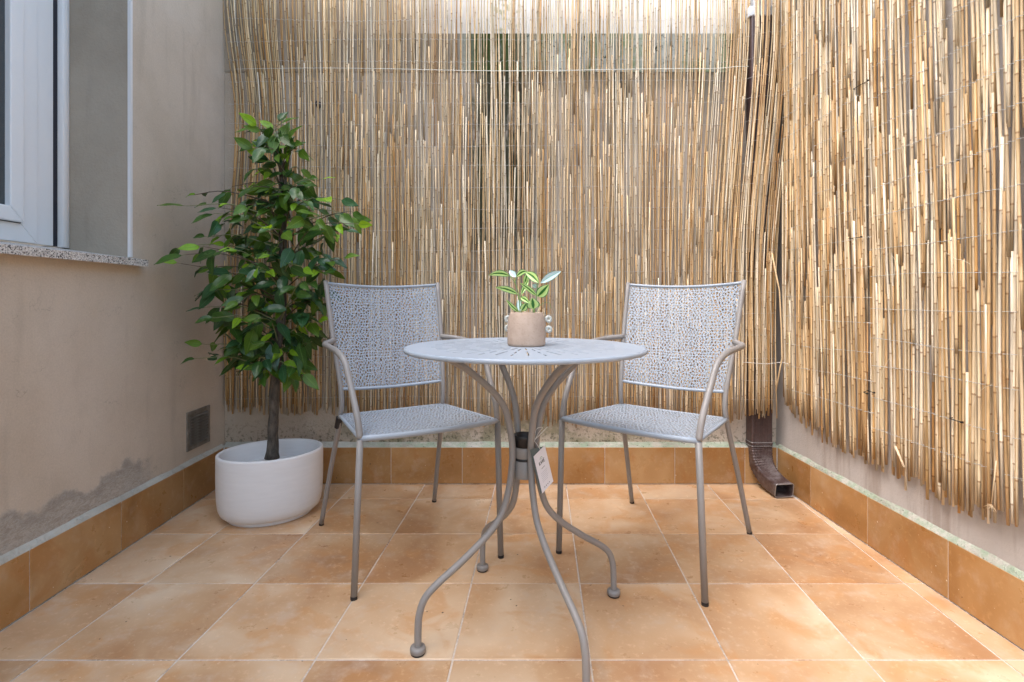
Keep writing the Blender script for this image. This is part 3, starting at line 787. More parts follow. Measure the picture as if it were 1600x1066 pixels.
# a stray reed hanging in the corner
m = MB(); m.cur = (0.68, 0.50, 0.28); pc = Vector((0, 0, 0))
m.tube([P(1206, 395, 2.30)-SB, P(1218, 455, 2.30)-SB, P(1221, 515, 2.29)-SB, P(1222, 560, 2.29)-SB, P(1212, 612, 2.28)-SB], 0.0034, 6); m.build('stray_reed', M_REED, scr, smooth=True)
m = MB(); m.tube([P(1160, 566, 2.325)-SB, P(1198, 569, 2.32)-SB, P(1222, 566, 2.29)-SB, P(1240, 571, 2.24)-SB], 0.0012, 5); m.build('wire', M_WIRE, scr, smooth=True)

# ------------------------------------------------------------------ downpipe
D0 = Vector((1.18, 2.40, 0))
pipe = empty('downpipe', D0); tag(pipe, 'brown corrugated metal downpipe with open elbow outlet in the right corner', 'downpipe')
def prof(wd, dp):
    pts = []; nr = 11
    hw, hd = wd/2, dp/2; c = 0.009
    # front face (towards -y) with ribs, then other faces plain
    for i in range(nr*2+1):
        t = i/(nr*2); x = -hw+c + (wd-2*c)*t; pts.append((x, -hd + (0.0026 if i % 2 else 0.0)))
    for k in range(1, 4): a = math.pi/2*k/4; pts.append((hw-c+c*math.sin(a), -hd+c-c*math.cos(a)))
    for i in range(6): t = i/5; pts.append((hw, -hd+c+(dp-2*c)*t))
    for k in range(1, 4): a = math.pi/2*k/4; pts.append((hw-c+c*math.cos(a), hd-c+c*math.sin(a)))
    for i in range(6): t = i/5; pts.append((hw-c-(wd-2*c)*t, hd))
    for k in range(1, 4): a = math.pi/2*k/4; pts.append((-hw+c-c*math.sin(a), hd-c+c*math.cos(a)))
    for i in range(6): t = i/5; pts.append((-hw, hd-c-(dp-2*c)*t))
    for k in range(1, 4): a = math.pi/2*k/4; pts.append((-hw+c-c*math.cos(a), -hd+c-c*math.sin(a)))
    return pts
def sweep(m, path, sizes, right=Vector((1,0,0)), close=False):
    ring = None; vs = []; fs = []
    for i, p in enumerate(path):
        t = ((path[min(i+1, len(path)-1)] - path[max(i-1, 0)])).normalized()
        rt = right[i] if isinstance(right, list) else right
        rt = (rt - t*rt.dot(t)).normalized(); fw = t.cross(rt)   # fw plays the role of profile +y/-y
        pr = prof(*sizes[i]); n = len(pr)
        for (a, b) in pr: vs.append(p + rt*a - fw*b*-1 if False else p + rt*a + fw*b)
        if i:
            for k in range(n):
                k2 = (k+1) % n; fs.append(((i-1)*n+k, (i-1)*n+k2, i*n+k2, i*n+k))
    m.add(vs, fs)
m = MB(); path = [Vector((1.18, 2.398, z))-D0 for z in (2.16, 1.9, 1.2, 0.6, 0.19)]; path.reverse()
# going up, t=+z, right=+x -> fw = z x x = +y, so profile -y faces the lens
sweep(m, path, [(0.098, 0.062)]*5); o = m.build('pipe', M_PIPE, pipe); autosmooth(o, 25)
# elbow: from the pipe foot down and out towards the lens
ctl = [Vector((1.180, 2.398, 0.200)), Vector((1.180, 2.397, 0.160)), Vector((1.182, 2.385, 0.110)), Vector((1.188, 2.350, 0.070)), Vector((1.195, 2.300, 0.048)), Vector((1.203, 2.225, 0.036))]
cp = [p-D0 for p in crom(ctl, 7)]; cp.reverse()
n = len(cp); sz = []; rts = []
for i in range(n):
    t = i/(n-1)                       # 0 = outlet, 1 = top
    pleat = (0.0022 if i % 2 else 0.0) * (1 if 0.30 < t < 0.97 else 0)
    sz.append((0.082+0.020*t - pleat*1.5, 0.060+0.006*t - pleat*1.5))
    rts.append(Vector((1.0, 0.04*(1-t), 0)))
m = MB(); sweep(m, cp, sz, rts); elbow = m.build('elbow', M_PIPE, pipe); autosmooth(elbow, 25)
md = elbow.modifiers.new('thickness', 'SOLIDIFY'); md.thickness = 0.0016; md.offset = -1
# bright folded lip at the outlet
m = MB(); pr = prof(*sz[0]); t = (cp[1]-cp[0]).normalized(); rt = (rts[0]-t*rts[0].dot(t)).normalized(); fw = t.cross(rt)
pts = [cp[0] + rt*a + fw*b - t*0.001 for a, b in pr]; pts.append(pts[0]); m.tube(pts, 0.0014, 5, False); m.build('outlet_lip', M_PIPE_IN, elbow, smooth=True)
m = MB()
for z in (0.203, 0.186):
    pr = prof(0.103, 0.067); pts = [Vector((0, -0.002, z)) + Vector((a, b, 0)) for a, b in pr]; pts.append(pts[0]); m.tube(pts, 0.0012, 5, False)
m.build('joint_band', M_PIPE_IN, pipe, smooth=True)
m = MB(); m.box((-0.058, -0.032, 2.155), (0.058, 0.032, 2.20)); m.box((-0.03, -0.028, 2.2), (0.03, 0.028, 2.45)); o = m.build('collar', M_GREYPVC, pipe); bevel(o, 0.004, 2)

# ------------------------------------------------------------------ planter and artificial tree
PC = Vector((-0.934, 2.075, 0))
planter = empty('oval_planter', PC); tag(planter, 'white oval planter standing on the tiles in the left corner, holding the tree', 'planter')
m = MB(); RT = R(25.7); A_, B_ = 0.197, 0.162
def pr_(r, z): return (r, z)
outer = [(0.0, 0.016), (0.80, 0.016), (0.86, 0.018), (0.925, 0.030), (0.965, 0.052), (0.985, 0.085), (0.995, 0.13), (1.0, 0.18), (1.0, 0.24), (0.998, 0.268), (0.993, 0.2745), (0.978, 0.277), (0.945, 0.277), (0.930, 0.2745), (0.922, 0.266), (0.915, 0.22), (0.905, 0.195)]
outer = [(r, z*0.925) for r, z in outer]; m.lathe(outer, 72, (0,0,0), A_, B_, RT); m.build('planter_body', M_PLANTER, planter, smooth=True)
m = MB(); m.lathe([(0.0, 0.0), (0.78, 0.0), (0.80, 0.004), (0.80, 0.0155)], 48, (0,0,0), A_, B_, RT); m.build('planter_foot', M_PLANTER, planter, smooth=True)
m = MB(); m.lathe([(0.0, 0.185), (0.5, 0.183), (0.91, 0.182)], 48, (0,0,0), A_, B_, RT); m.build('planter_fill', M_PLANTER, planter, smooth=True)

T0 = Vector((-0.925, 2.06, 0.184))
tree = empty('artificial_ficus', T0); tag(tree, 'bushy green artificial ficus tree growing out of the white oval planter', 'tree')
trunk_px = [(425, 716), (427, 660), (431, 600), (436, 520), (441, 440), (444, 360), (441, 300), (437, 250), (428, 215)]
tp = crom([P(u, v, 2.06) for u, v in trunk_px], 5)
m = MB(); rr = [0.021 - 0.016*i/(len(tp)-1) + (0.008 if i == 0 else 0) + 0.0015*math.sin(i*1.7) for i in range(len(tp))]
m.tube([p-T0 for p in tp], rr, 12); m.build('trunk', M_BARK, tree, smooth=True)
# second stem wound round
m = MB(); pts = []
for i, p in enumerate(tp[::2]):
    a = i*0.8; pts.append(p - T0 + Vector((math.cos(a)*0.014, math.sin(a)*0.014, 0)))
m.tube(crom(pts, 3), [0.012-0.008*i/((len(pts)-1)*3) for i in range((len(pts)-1)*3+1)], 8); m.build('twisted_stem', M_BARK, tree, smooth=True)

def leaf_mesh(name, L, W, mat, curve=0.18, fold=0.12, rows=6, cols=4):
    vs = []; uv = []; fs = []
    for i in range(rows+1):
        t = i/rows
        wd = W/2 * (math.sin(math.pi*min(1, t**0.78))**0.85) * (1 - 0.25*t) * 1.12 if 0 < t < 1 else 0.0008
        if t == 1: wd = 0.0004
        z = -curve*L*t*t
        for j in range(cols+1):
            s = (j/cols-0.5)*2
            vs.append((s*wd, t*L, z + abs(s)*wd*fold*2.0 + 0.002*math.sin(t*9+s*2))); uv.append((0.5+s*0.5, t))
    for i in range(rows):
        for j in range(cols):
            a = i*(cols+1)+j; fs.append((a, a+1, a+cols+2, a+cols+1))
    me = bpy.data.meshes.new(name); me.from_pydata(vs, [], fs); me.update()
    l = me.uv_layers.new(name='UVMap')
    for lp in me.loops: l.data[lp.index].uv = uv[lp.vertex_index]
    me.shade_smooth(); me.materials.append(mat); return me, vs, uv, fs
leaves = []
for mi in range(4):
    for vv, (L, W, cu, fo) in enumerate(((0.090, 0.044, 0.20, 0.10), (0.076, 0.039, 0.36, 0.18), (0.100, 0.046, 0.12, 0.06))):
        if mi == 3: L *= 0.78; W *= 0.80
        leaves.append(leaf_mesh('leaf', L, W, LEAF_M[mi], cu, fo)[0])
def orient(d, up, roll):
    y = d.normalized(); z = (up - y*up.dot(y))
    if z.length < 1e-3: z = Vector((0,1,0)) - y*y.y
    z.normalize(); x = y.cross(z)
    mt = Matrix((x, y, z)).transposed().to_4x4()
    return mt @ Matrix.Rotation(roll, 4, 'Y')
lr = random.Random(21); nleaf = 0; extra = MB(); ex_uv = []
allL = []
def put_leaf(p, d, kind=None, scale=1.0, face_cam=0.95):
    if kind is None:
        q = lr.random(); kind = 0 if q < 0.40 else 1 if q < 0.52 else 2 if q < 0.80 else 3
    me = leaves[kind*3 + lr.randrange(3)]
    up = Vector((lr.uniform(-.5,.5), -face_cam+lr.uniform(-.5,.3), 0.75+lr.uniform(-.4,.3)))
    mt = orient(d, up, lr.uniform(-0.6, 0.6)); allL.append((me, p, mt, scale))
# twig ends, placed round the trunk in three dimensions (u, v in the photograph's pixels, depth)
anch = []
prof_c = [(195, 405, 440), (215, 395, 462), (240, 392, 475), (265, 388, 490), (290, 340, 520), (315, 315, 550), (340, 300, 562), (365, 290, 562), (395, 285, 555), (425, 288, 540), (450, 310, 530), (475, 318, 518), (505, 318, 512), (535, 312, 505), (560, 322, 492), (580, 385, 485)]
for (v, ul, ur) in prof_c:
    n = 3 if v < 280 else 5
    for k in range(n):
        t = (k + lr.uniform(0.25, 0.75))/n; u = ul + (ur-ul)*t
        half = (ur-ul)/2*2.06/F; off = (t-0.5)*2
        dmax = half*math.sqrt(max(0.05, 1-off*off))
        anch.append((u, v+lr.uniform(-10, 10), 2.06 + lr.choice((-1, -1, 1))*dmax*lr.uniform(0.2, 0.85)))
anch += [(300, 305, 2.06), (292, 322, 1.95), (285, 385, 2.0), (290, 398, 1.92), (283, 412, 1.97), (548, 330, 2.0), (556, 350, 1.95), (552, 340, 2.05), (310, 560, 2.0), (325, 480, 2.02), (405, 200, 1.97), (452, 235, 2.06), (415, 228, 1.93)]
tw = MB(); twl = MB()
for (u, v, Y) in anch:
    e = P(u, v, Y); e.y = min(e.y, 2.30); e.x = max(e.x, -1.255)
    zt = min(max(e.z - lr.uniform(0.02, 0.16), 0.56), 1.50)
    s = min(tp, key=lambda q: abs(q.z-zt))
    mid = s.lerp(e, 0.55) + Vector((lr.uniform(-.02,.02), lr.uniform(-.02,.02), 0.03))
    br = crom([s, mid, e], 4)
    (tw if lr.random() < 0.6 else twl).tube([p-T0 for p in br], [0.0032-0.0022*i/(len(br)-1) for i in range(len(br))], 5)
    dirn = (e - mid).normalized(); n = 4 if len(anch) else 4
    for k in range(n):
        f = 1.0 - 0.22*k; p = br[min(len(br)-1, int(f*(len(br)-1)))]
        side = 1 if k % 2 else -1
        perp = dirn.cross(Vector((0,0,1)))
        d = dirn*lr.uniform(0.3, 1.0) + perp*side*lr.uniform(0.3, 0.9)*(0 if k == 0 else 1) + Vector((0, lr.uniform(-.35,.1), lr.uniform(-0.75, 0.15)))
        d.normalize()
        st = p + d*0.014
        twl.tube([p-T0, st-T0], 0.0009, 4)
        put_leaf(st, d, None, lr.uniform(0.62, 1.02))
# drooping skirt of leaves round the trunk
for k in range(16):
    a = lr.uniform(0, 6.28); p = P(437+lr.uniform(-45, 45), lr.uniform(515, 548), 2.06 + 0.07*math.sin(a))
    put_leaf(p, Vector((math.cos(a)*0.5, -abs(math.sin(a))*0.3, -0.9)), lr.choice((0, 0, 1, 2)), 1.1, 1.2)
def clampleaf(p):
    p = p.copy(); p.y = min(p.y, 2.325); p.x = max(p.x, -1.262); return p
# nearest leaves to the lens are the parts; deeper ones are joined
allL.sort(key=lambda q: q[1].y)
vsx = []; 
deep = {}
for i, (me, p, mt, sc) in enumerate(allL):
    p = clampleaf(p)
    tip = p + (mt.to_3x3() @ Vector((0, 0.09*sc, 0)))
    if tip.x < -1.298: p.x += -1.298 - tip.x
    if tip.y > 2.37: p.y -= tip.y - 2.37
    if i < 300:
        o = link('leaf', me, tree); o.matrix_local = Matrix.Translation(p-T0) @ mt @ Matrix.Scale(sc, 4)
    else:
        deep.setdefault(me.materials[0].name, []).append((me, Matrix.Translation(p-T0) @ mt @ Matrix.Scale(sc, 4)))
tag(tw.build('branches', M_TWIGD, tree, smooth=True), kind='stuff'); tag(twl.build('twigs', M_TWIG, tree, smooth=True), kind='stuff')
# inner foliage: leaves too deep in the crown to tell apart
bm = bmesh.new(); mats = []
def bm_add(me, mx):
    tmp = me.copy(); tmp.transform(mx)
    k = me.materials[0].name
    if k not in mats: mats.append(k)
    for pl in tmp.polygons: pl.material_index = mats.index(k)
    bm.from_mesh(tmp); bpy.data.meshes.remove(tmp)
for lst in deep.values():
    for me, mx in lst: bm_add(me, mx)
for k in range(220):
    v = lr.uniform(285, 565); ul, ur = 330, 520
    if v < 330: ul, ur = 395, 490
    if v > 480: ul, ur = 350, 500
    p = clampleaf(P(lr.uniform(ul, ur), v, 2.06 + lr.uniform(-0.13, 0.17)))
    me = leaves[lr.choice((0, 0, 1, 1, 2))*3 + lr.randrange(3)]
    d = Vector((lr.uniform(-1,1), lr.uniform(-1,1), lr.uniform(-0.9,0.2)))
    bm_add(me, Matrix.Translation(p-T0) @ orient(d, Vector((0,-.4,1)), lr.uniform(-1,1)))
me = bpy.data.meshes.new('inner_foliage'); bm.to_mesh(me); bm.free()
for k in mats: me.materials.append(bpy.data.materials[k])
o = link('inner_foliage', me, tree); o['kind'] = 'stuff'

# ------------------------------------------------------------------ chairs
def perforated(nx, ny, fpos, seed, inset=0.155, border=True):
    """sheet of small irregular holes; fpos(u,v) maps the unit square to space"""
    rn = random.Random(seed); bm = bmesh.new(); pts = []
    nr = int(ny*1.15)
    for j in range(nr+1):
        odd = j % 2
        for i in range(nx+1+odd):
            x = (i - 0.5*odd)/nx; y = j/nr
            if 0 < x < 1: x += rn.uniform(-0.27, 0.27)/nx
            if 0 < y < 1: y += rn.uniform(-0.27, 0.27)/nr
            pts.append(Vector((min(1, max(0, x)), min(1, max(0, y)))))
    vo, eo, fo, _, _, _ = delaunay_2d_cdt(pts, [], [], 0, 1e-5)
    bv = [bm.verts.new((p.x, p.y, 0)) for p in vo]
    for f in fo:
        try: bm.faces.new([bv[i] for i in f])
        except ValueError: pass
    bm.edges.ensure_lookup_table(); used = set(); kill = []
    es = [e for e in bm.edges if len(e.link_faces) == 2]; rn.shuffle(es)
    for e in es:
        if rn.random() < 0.45: continue
        fa, fb = e.link_faces
        if fa in used or fb in used: continue
        used.add(fa); used.add(fb); kill.append(e)
    bmesh.ops.dissolve_edges(bm, edges=kill)
    fs = list(bm.faces)
    for f in fs:
        n = len(f.verts); c = f.calc_center_median()
        k = 0.63 if n == 4 else 0.61
        k *= rn.uniform(0.92, 1.10)
        inner = []
        # cut the corners of the hole so that it reads as a punched, rounded opening
        vs = [v.co.copy() for v in f.verts]
        ring = []
        for i in range(n):
            p = vs[i]; ring.append(c + (p-c)*k)
        iv = [bm.verts.new(p) for p in ring]
        ov = list(f.verts)
        for i in range(n):
            j = (i+1) % n; bm.faces.new((ov[i], ov[j], iv[j], iv[i]))
    bmesh.ops.delete(bm, geom=fs, context='FACES_ONLY')
    for v in bm.verts: v.co = fpos(v.co.x, v.co.y)
    bm.normal_update()
    me = bpy.data.meshes.new('sheet'); bm.to_mesh(me); bm.free()
    return me

def lerp(a, b, t): return Vector(a).lerp(Vector(b), t)
def make_chair():
    root = empty('metal_armchair')
    RL = 0.0098
    FF = {s: Vector((s*0.241, 0.228, 0)) for s in (-1, 1)}; RF = {s: Vector((s*0.229, -0.326, 0)) for s in (-1, 1)}
    FS = {s: Vector((s*0.225, 0.234, 0.458)) for s in (-1, 1)}; RS = {s: Vector((s*0.197, -0.157, 0.445)) for s in (-1, 1)}
    RTp = {s: Vector((s*0.223, -0.275, 0.925)) for s in (-1, 1)}
    post = {}
    for s in (-1, 1):
        m = MB(); m.tube([FF[s] + (FS[s]-FF[s]).normalized()*0.008, lerp(FF[s], FS[s], 0.5), FS[s] + Vector((0, 0, -0.002))], RL, 12); lg = m.build('front_leg', M_COAT, root, smooth=True)
        m = MB(); m.tube([FF[s], FF[s]+Vector((0,0,0.010))], 0.0102, 12); m.build('foot_cap', M_BLACK, lg, smooth=False)
        pts = crom([RF[s]+Vector((0,0.002,0.008)), lerp(RF[s], RS[s], 0.55), RS[s]+Vector((0,-0.004,-0.02)), RS[s]+Vector((-s*0.003, 0.010, 0.08)), lerp(RS[s], RTp[s], 0.55)+Vector((-s*0.001, 0.018, 0)), RTp[s]], 6)
        post[s] = pts
        m = MB(); m.tube([p for p in pts], [RL*(0.92 if p.z < 0.4 else 0.88) for p in pts], 12); lg = m.build('back_leg', M_COAT, root, smooth=True)
        m = MB(); m.tube([RF[s], RF[s]+Vector((0,0.002,0.010))], 0.0095, 12); m.build('foot_cap', M_BLACK, lg, smooth=False)
        at = min(pts, key=lambda p: abs(p.z-0.712))
        arm = [FS[s]+Vector((0,0.0,0.0)), FS[s]+Vector((0.003*s,-0.022,0.06)), Vector((s*0.234, 0.150, 0.608)), Vector((s*0.240, 0.112, 0.663)), Vector((s*0.247, 0.060, 0.688)), Vector((s*0.253, -0.03, 0.698)), Vector((s*0.256, -0.100, 0.702))]
        ap = crom(arm, 6) + crom([Vector((s*0.2555, -0.116, 0.703)), Vector((s*0.251, -0.134, 0.704)), Vector((s*0.240, -0.148, 0.706)), at + Vector((0, 0.004, 0))], 4)
        m = MB(); m.tube(ap, RL, 12); m.build('armrest', M_COAT, root, smooth=True)
    # seat frame: front rail bows forward, sides, rear rail
    def seat_pt(u, v):            # u across (0..1), v back (0) to front (1)
        a = RS[-1].lerp(RS[1], u); b = FS[-1].lerp(FS[1], u)
        p = a.lerp(b, v); bow = 4*u*(1-u)
        p.y += 0.030*bow*v - 0.012*bow*(1-v)
        p.z += -0.010*bow*(0.4+0.6*math.sin(math.pi*v)) + 0.006*v*v*bow
        return p
    m = MB(); loop = [seat_pt(k/14, 1) for k in range(15)]; m.tube(loop, 0.0088, 10)
    m.tube([seat_pt(k/14, 0) for k in range(15)], 0.006, 8)
    for u in (0, 1): m.tube([seat_pt(u, k/6) for k in range(7)], 0.0058, 8)
    m.build('seat_frame', M_SHEET, root, smooth=True)
    me = perforated(33, 28, lambda a, b: seat_pt(0.012+a*0.976, 0.015+b*0.965) + Vector((0, 0, 0.0045)), 3)
    me.materials.append(M_SHEET); me.name = 'seat'; o = link('seat', me, root)
    md = o.modifiers.new('t', 'SOLIDIFY'); md.thickness = 0.0010; md.offset = 0
    def pz(s, z):
        L = post[s]
        for a, b in zip(L, L[1:]):
            if a.z <= z <= b.z: return a.lerp(b, (z-a.z)/(b.z-a.z))
        return L[-1].copy()
    def back_pt(u, v):
        z = 0.540 + v*(0.918-0.540); a = pz(-1, z); b = pz(1, z); p = a.lerp(b, u); bow = 4*u*(1-u)
        p.y -= 0.034*bow; p.z -= 0.012*bow; return p
    for v in (0, 1):
        m = MB(); m.tube([back_pt(k/14, v) for k in range(15)], 0.0056, 8); m.build('back_rail', M_SHEET, root, smooth=True)
    me = perforated(36, 31, lambda a, b: back_pt(0.018+a*0.964, 0.012+b*0.976), 11)
    me.materials.append(M_SHEET); me.name = 'backrest'; o = link('backrest', me, root)
    md = o.modifiers.new('t', 'SOLIDIFY'); md.thickness = 0.0010; md.offset = 0
    # small lugs under the seat
    m = MB()
    for s in (-1, 1):
        m.obox(RS[s]+Vector((-s*0.014, 0.022, -0.004)), (0.010,0,0), (0,0.006,0), (0,0,0.003))
    m.build('lug', M_COAT, root)
    return root
ch1 = make_chair()
tag(ch1, 'grey perforated metal armchair left of the table, beside the tree', 'chair', 'perforated metal armchairs at the bistro table')
ch2 = copy_tree(ch1)
ch2['label'] = 'grey perforated metal armchair right of the table, nearer the downpipe'
def face(o, x, y, deg): o.location = (x, y, 0); o.rotation_euler = (0, 0, R(deg-90))
face(ch1, -0.334, 1.797, -60.2); face(ch2, 0.515, 1.780, -128.3)
# the stacking bumper seen only on the left chair
m = MB(); a = Vector((0.229, -0.326, 0)).lerp(Vector((0.197, -0.157, 0.445)), 0.90); b = Vector((0.229, -0.326, 0)).lerp(Vector((0.197, -0.157, 0.445)), 0.985)
m.tube([a, b], 0.0125, 12); m.build('stacking_bumper', M_BLACK, ch1)

# ------------------------------------------------------------------ bistro table
TC = Vector((0.0536, 1.3755, 0)); TZ = 0.7336; TR = 0.316
table = empty('bistro_table', TC); tag(table, 'round grey metal bistro table with slotted top and four curved legs', 'table')
NR = 40; NS = NR*2
slots = {0: [(0.062, 0.118), (0.149, 0.238)], 1: [(0.085, 0.130), (0.158, 0.193), (0.217, 0.245)]}
rad_l = sorted({0.0, 0.02, 0.05, 0.27, 0.295, 0.3105} | {r for q in slots.values() for p in q for r in p})
m = MB(); vs = []; fs = []; wslot = 0.0021
for ri, r in enumerate(rad_l):
    for k in range(NR):
        c = 2*math.pi*k/NR; h = min(wslot/max(r, 1e-4), math.pi/NR*0.5)
        for a in (c-h, c+h): vs.append((r*math.cos(a), r*math.sin(a), TZ))
for ri in range(len(rad_l)-1):
    for k in range(NR):
        a, b = 2*k, 2*k+1; c = (2*k+2) % NS
        cut = any(rad_l[ri] >= s0-1e-6 and rad_l[ri+1] <= s1+1e-6 for s0, s1 in slots[k % 2])
        if not cut: fs.append((ri*NS+a, (ri+1)*NS+a, (ri+1)*NS+b, ri*NS+b))
        fs.append((ri*NS+b, (ri+1)*NS+b, (ri+1)*NS+c, ri*NS+c))
m.add(vs, fs); top = m.build('table_top', M_SHEET, table)
md = top.modifiers.new('t', 'SOLIDIFY'); md.thickness = 0.0022; md.offset = -1
m = MB(); m.lathe([(0.3106, TZ), (0.3135, TZ-0.0005), (0.3158, TZ-0.0028), (0.3165, TZ-0.0058), (0.3160, TZ-0.0088), (0.3142, TZ-0.0112), (0.3115, TZ-0.0118), (0.3095, TZ-0.0105), (0.3090, TZ-0.006), (0.3095, TZ-0.0024)], 120)
m.build('table_rim', M_SHEET, table, smooth=True)
prof_leg = [(0.290, 0.012), (0.2895, 0.060), (0.286, 0.095), (0.272, 0.130), (0.240, 0.158), (0.190, 0.190), (0.131, 0.232), (0.090, 0.268), (0.0638, 0.304), (0.046, 0.360), (0.037, 0.420), (0.0355, 0.465), (0.040, 0.505), (0.056, 0.568), (0.082, 0.608), (0.112, 0.638), (0.160, 0.678), (0.198, 0.702), (0.228, 0.7165)]
leg_me = None; foot_me = None
for k in range(4):
    a = R(25 + 90*k)
    if leg_me is None:
        m = MB(); m.tube(crom([(r, 0, z) for r, z in prof_leg], 5), 0.0088, 14); lg = m.build('leg', M_COAT, table, smooth=True); leg_me = lg.data
        m = MB(); m.lathe([(0.0, 0.0), (0.0165, 0.0), (0.0172, 0.001), (0.0172, 0.0045)], 24); ft = m.build('foot_rubber', M_BLACK, lg, smooth=True, loc=(0.290,0,0))
        m = MB(); m.lathe([(0.0172, 0.0045), (0.0188, 0.006), (0.0190, 0.0135), (0.0178, 0.0168), (0.0140, 0.0185), (0.0088, 0.0188)], 24); fc = m.build('foot_disc', M_COAT, lg, smooth=True, loc=(0.290,0,0)); foot_me = (ft.data, fc.data)
    else:
        lg = link('leg', leg_me, table); link('foot_rubber', foot_me[0], lg, (0.290,0,0)); link('foot_disc', foot_me[1], lg, (0.290,0,0))
    lg.rotation_euler = (0, 0, a)
m = MB(); m.lathe([(0.0235, 0.386), (0.0262, 0.386), (0.0268, 0.388), (0.0268, 0.4315), (0.0255, 0.4325), (0.0255, 0.4385), (0.0268, 0.4395), (0.0268, 0.4665), (0.0262, 0.4675), (0.0235, 0.4675), (0.0235, 0.386)], 32); m.build('collar', M_COAT, table, smooth=True); 
m = MB(); m.lathe([(0.0257, 0.4320), (0.0272, 0.4328), (0.0272, 0.4382), (0.0257, 0.439)], 32); m.build('band', M_BLACK, table, smooth=True)
m = MB(); m.lathe([(0.0225, 0.468), (0.0268, 0.468), (0.0268, 0.486), (0.0295, 0.4885), (0.0298, 0.4965), (0.0285, 0.499), (0.0225, 0.497), (0.0215, 0.46)], 32); m.build('parasol_sleeve', M_BLACK, table, smooth=True)
for (u, v) in ((669.5, 566.5), (888, 571)):
    zb = TZ-0.012; Y = (EYE-zb)*F/(v-4-468)
    if u < 700: Y = 1.30
    else: Y = 1.20
    X_ = (u-788)*Y/F; m = MB(); c = Vector((X_, Y, 0))-TC
    m.lathe([(0.0, -0.013), (0.006, -0.012), (0.0085, -0.006), (0.009, 0.004), (0.009, 0.009)], 14, (c.x, c.y, zb)); m.build('underside_bumper', M_BLACK, table, smooth=True)

# ------------------------------------------------------------------ swing tag on the table leg
A, B, Cc, Dd = P(833.7, 711.9, 1.325), P(851.4, 697.4, 1.350), P(864.5, 750.6, 1.345), P(847.5, 772.9, 1.318)
tg0 = B.copy(); card = empty('swing_tag', tg0); tag(card, 'white cardboard swing tag hanging by a string from a table leg', 'tag')
ex = ((B-A)+(Cc-Dd))*0.5; ey = ((A-Dd)+(B-Cc))*0.5; cen = (A+B+Cc+Dd)/4; nn = ex.cross(ey).normalized()
if nn.y > 0: nn = -nn
def cardpt(a, b, off): return cen + ex*(a-0.5) + ey*(b-0.5) + nn*off
def card_box(m, pts, o0, o1):
    vs = [cardpt(a, b, o0)-tg0 for a, b in pts] + [cardpt(a, b, o1)-tg0 for a, b in pts]; n = len(pts)
    m.add(vs, [tuple(range(n)), tuple(range(2*n-1, n-1, -1))] + [(i, i+n, (i+1) % n+n, (i+1) % n) for i in range(n)])
m = MB(); card_box(m, [(0,0),(1,0),(1,1),(0,1)], -0.0006, 0.0); m.build('card', M_CARD, card)
m = MB()
for k, (a, b) in enumerate(((-0.10, -0.0),)):
    card_box(m, [(a, 0.02), (0.92, -0.02), (0.96, 0.98), (a, 1.22)], -0.0030, -0.0022)
m.build('back_card', M_CARD_D, card)
def strokes(name, segs, wd, mat):
    m = MB()
    for (x0, y0, x1, y1) in segs:
        dx, dy = x1-x0, y1-y0; L = math.hypot(dx, dy*2.4); nx, ny = -dy*2.4/L*wd, dx/L*wd/2.4
        card_box(m, [(x0+nx, y0+ny), (x1+nx, y1+ny), (x1-nx, y1-ny), (x0-nx, y0-ny)], 0.0001, 0.0004)
    m.build(name, mat, card)
# two-line mark: an arch over the word KAVE
lt = {'K': [(0,0,0,1),(0,.5,1,1),(0,.5,1,0)], 'A': [(0,0,.5,1),(.5,1,1,0),(.2,.4,.8,.4)], 'V': [(0,1,.5,0),(.5,0,1,1)], 'E': [(0,0,0,1),(0,1,1,1),(0,.5,.8,.5),(0,0,1,0)]}
sg = []
for i, chx in enumerate('KAVE'):
    for (a, b, c_, d_) in lt[chx]: ox = 0.27+i*0.125; sg.append((ox+a*0.085, 0.66+b*0.085, ox+c_*0.085, 0.66+d_*0.085))
strokes('print', sg, 0.016, M_INK)
strokes('emblem', [(0.40+0.1*math.cos(math.pi*k/6)+0.1, 0.78+0.05*math.sin(math.pi*k/6), 0.5+0.1*math.cos(math.pi*(k+1)/6), 0.78+0.05*math.sin(math.pi*(k+1)/6)) for k in range(6)] + [(0.5,0.77,0.5,0.80)], 0.012, M_GREENINK)
strokes('print', [(0.36, 0.55, 0.64, 0.55)], 0.012, M_INK)
strokes('print', [(0.22, 0.45-0.045*k, 0.78-0.06*(k % 3), 0.45-0.045*k) for k in range(6)], 0.007, M_GREYINK)
strokes('print', [(0.25+0.14*k, 0.085, 0.32+0.14*k, 0.085) for k in range(4)] + [(0.28+0.14*k, 0.10, 0.28+0.14*k, 0.07) for k in range(4)], 0.012, M_INK)
m = MB(); hole = cardpt(0.62, 0.97, 0.001)
m.tube([p-tg0 for p in crom([hole, P(838, 693, 1.335), P(835.5, 688, 1.335), P(845, 678, 1.34), P(855.5, 667, 1.345)], 5)], 0.0007, 5)
m.tube([p-tg0 for p in crom([P(835.5, 688, 1.335), P(842, 676, 1.36), P(848, 668, 1.385), P(838, 671, 1.365), P(835.5, 688, 1.335)], 5)], 0.0006, 5)
m.build('string', M_STRING, card, smooth=True)

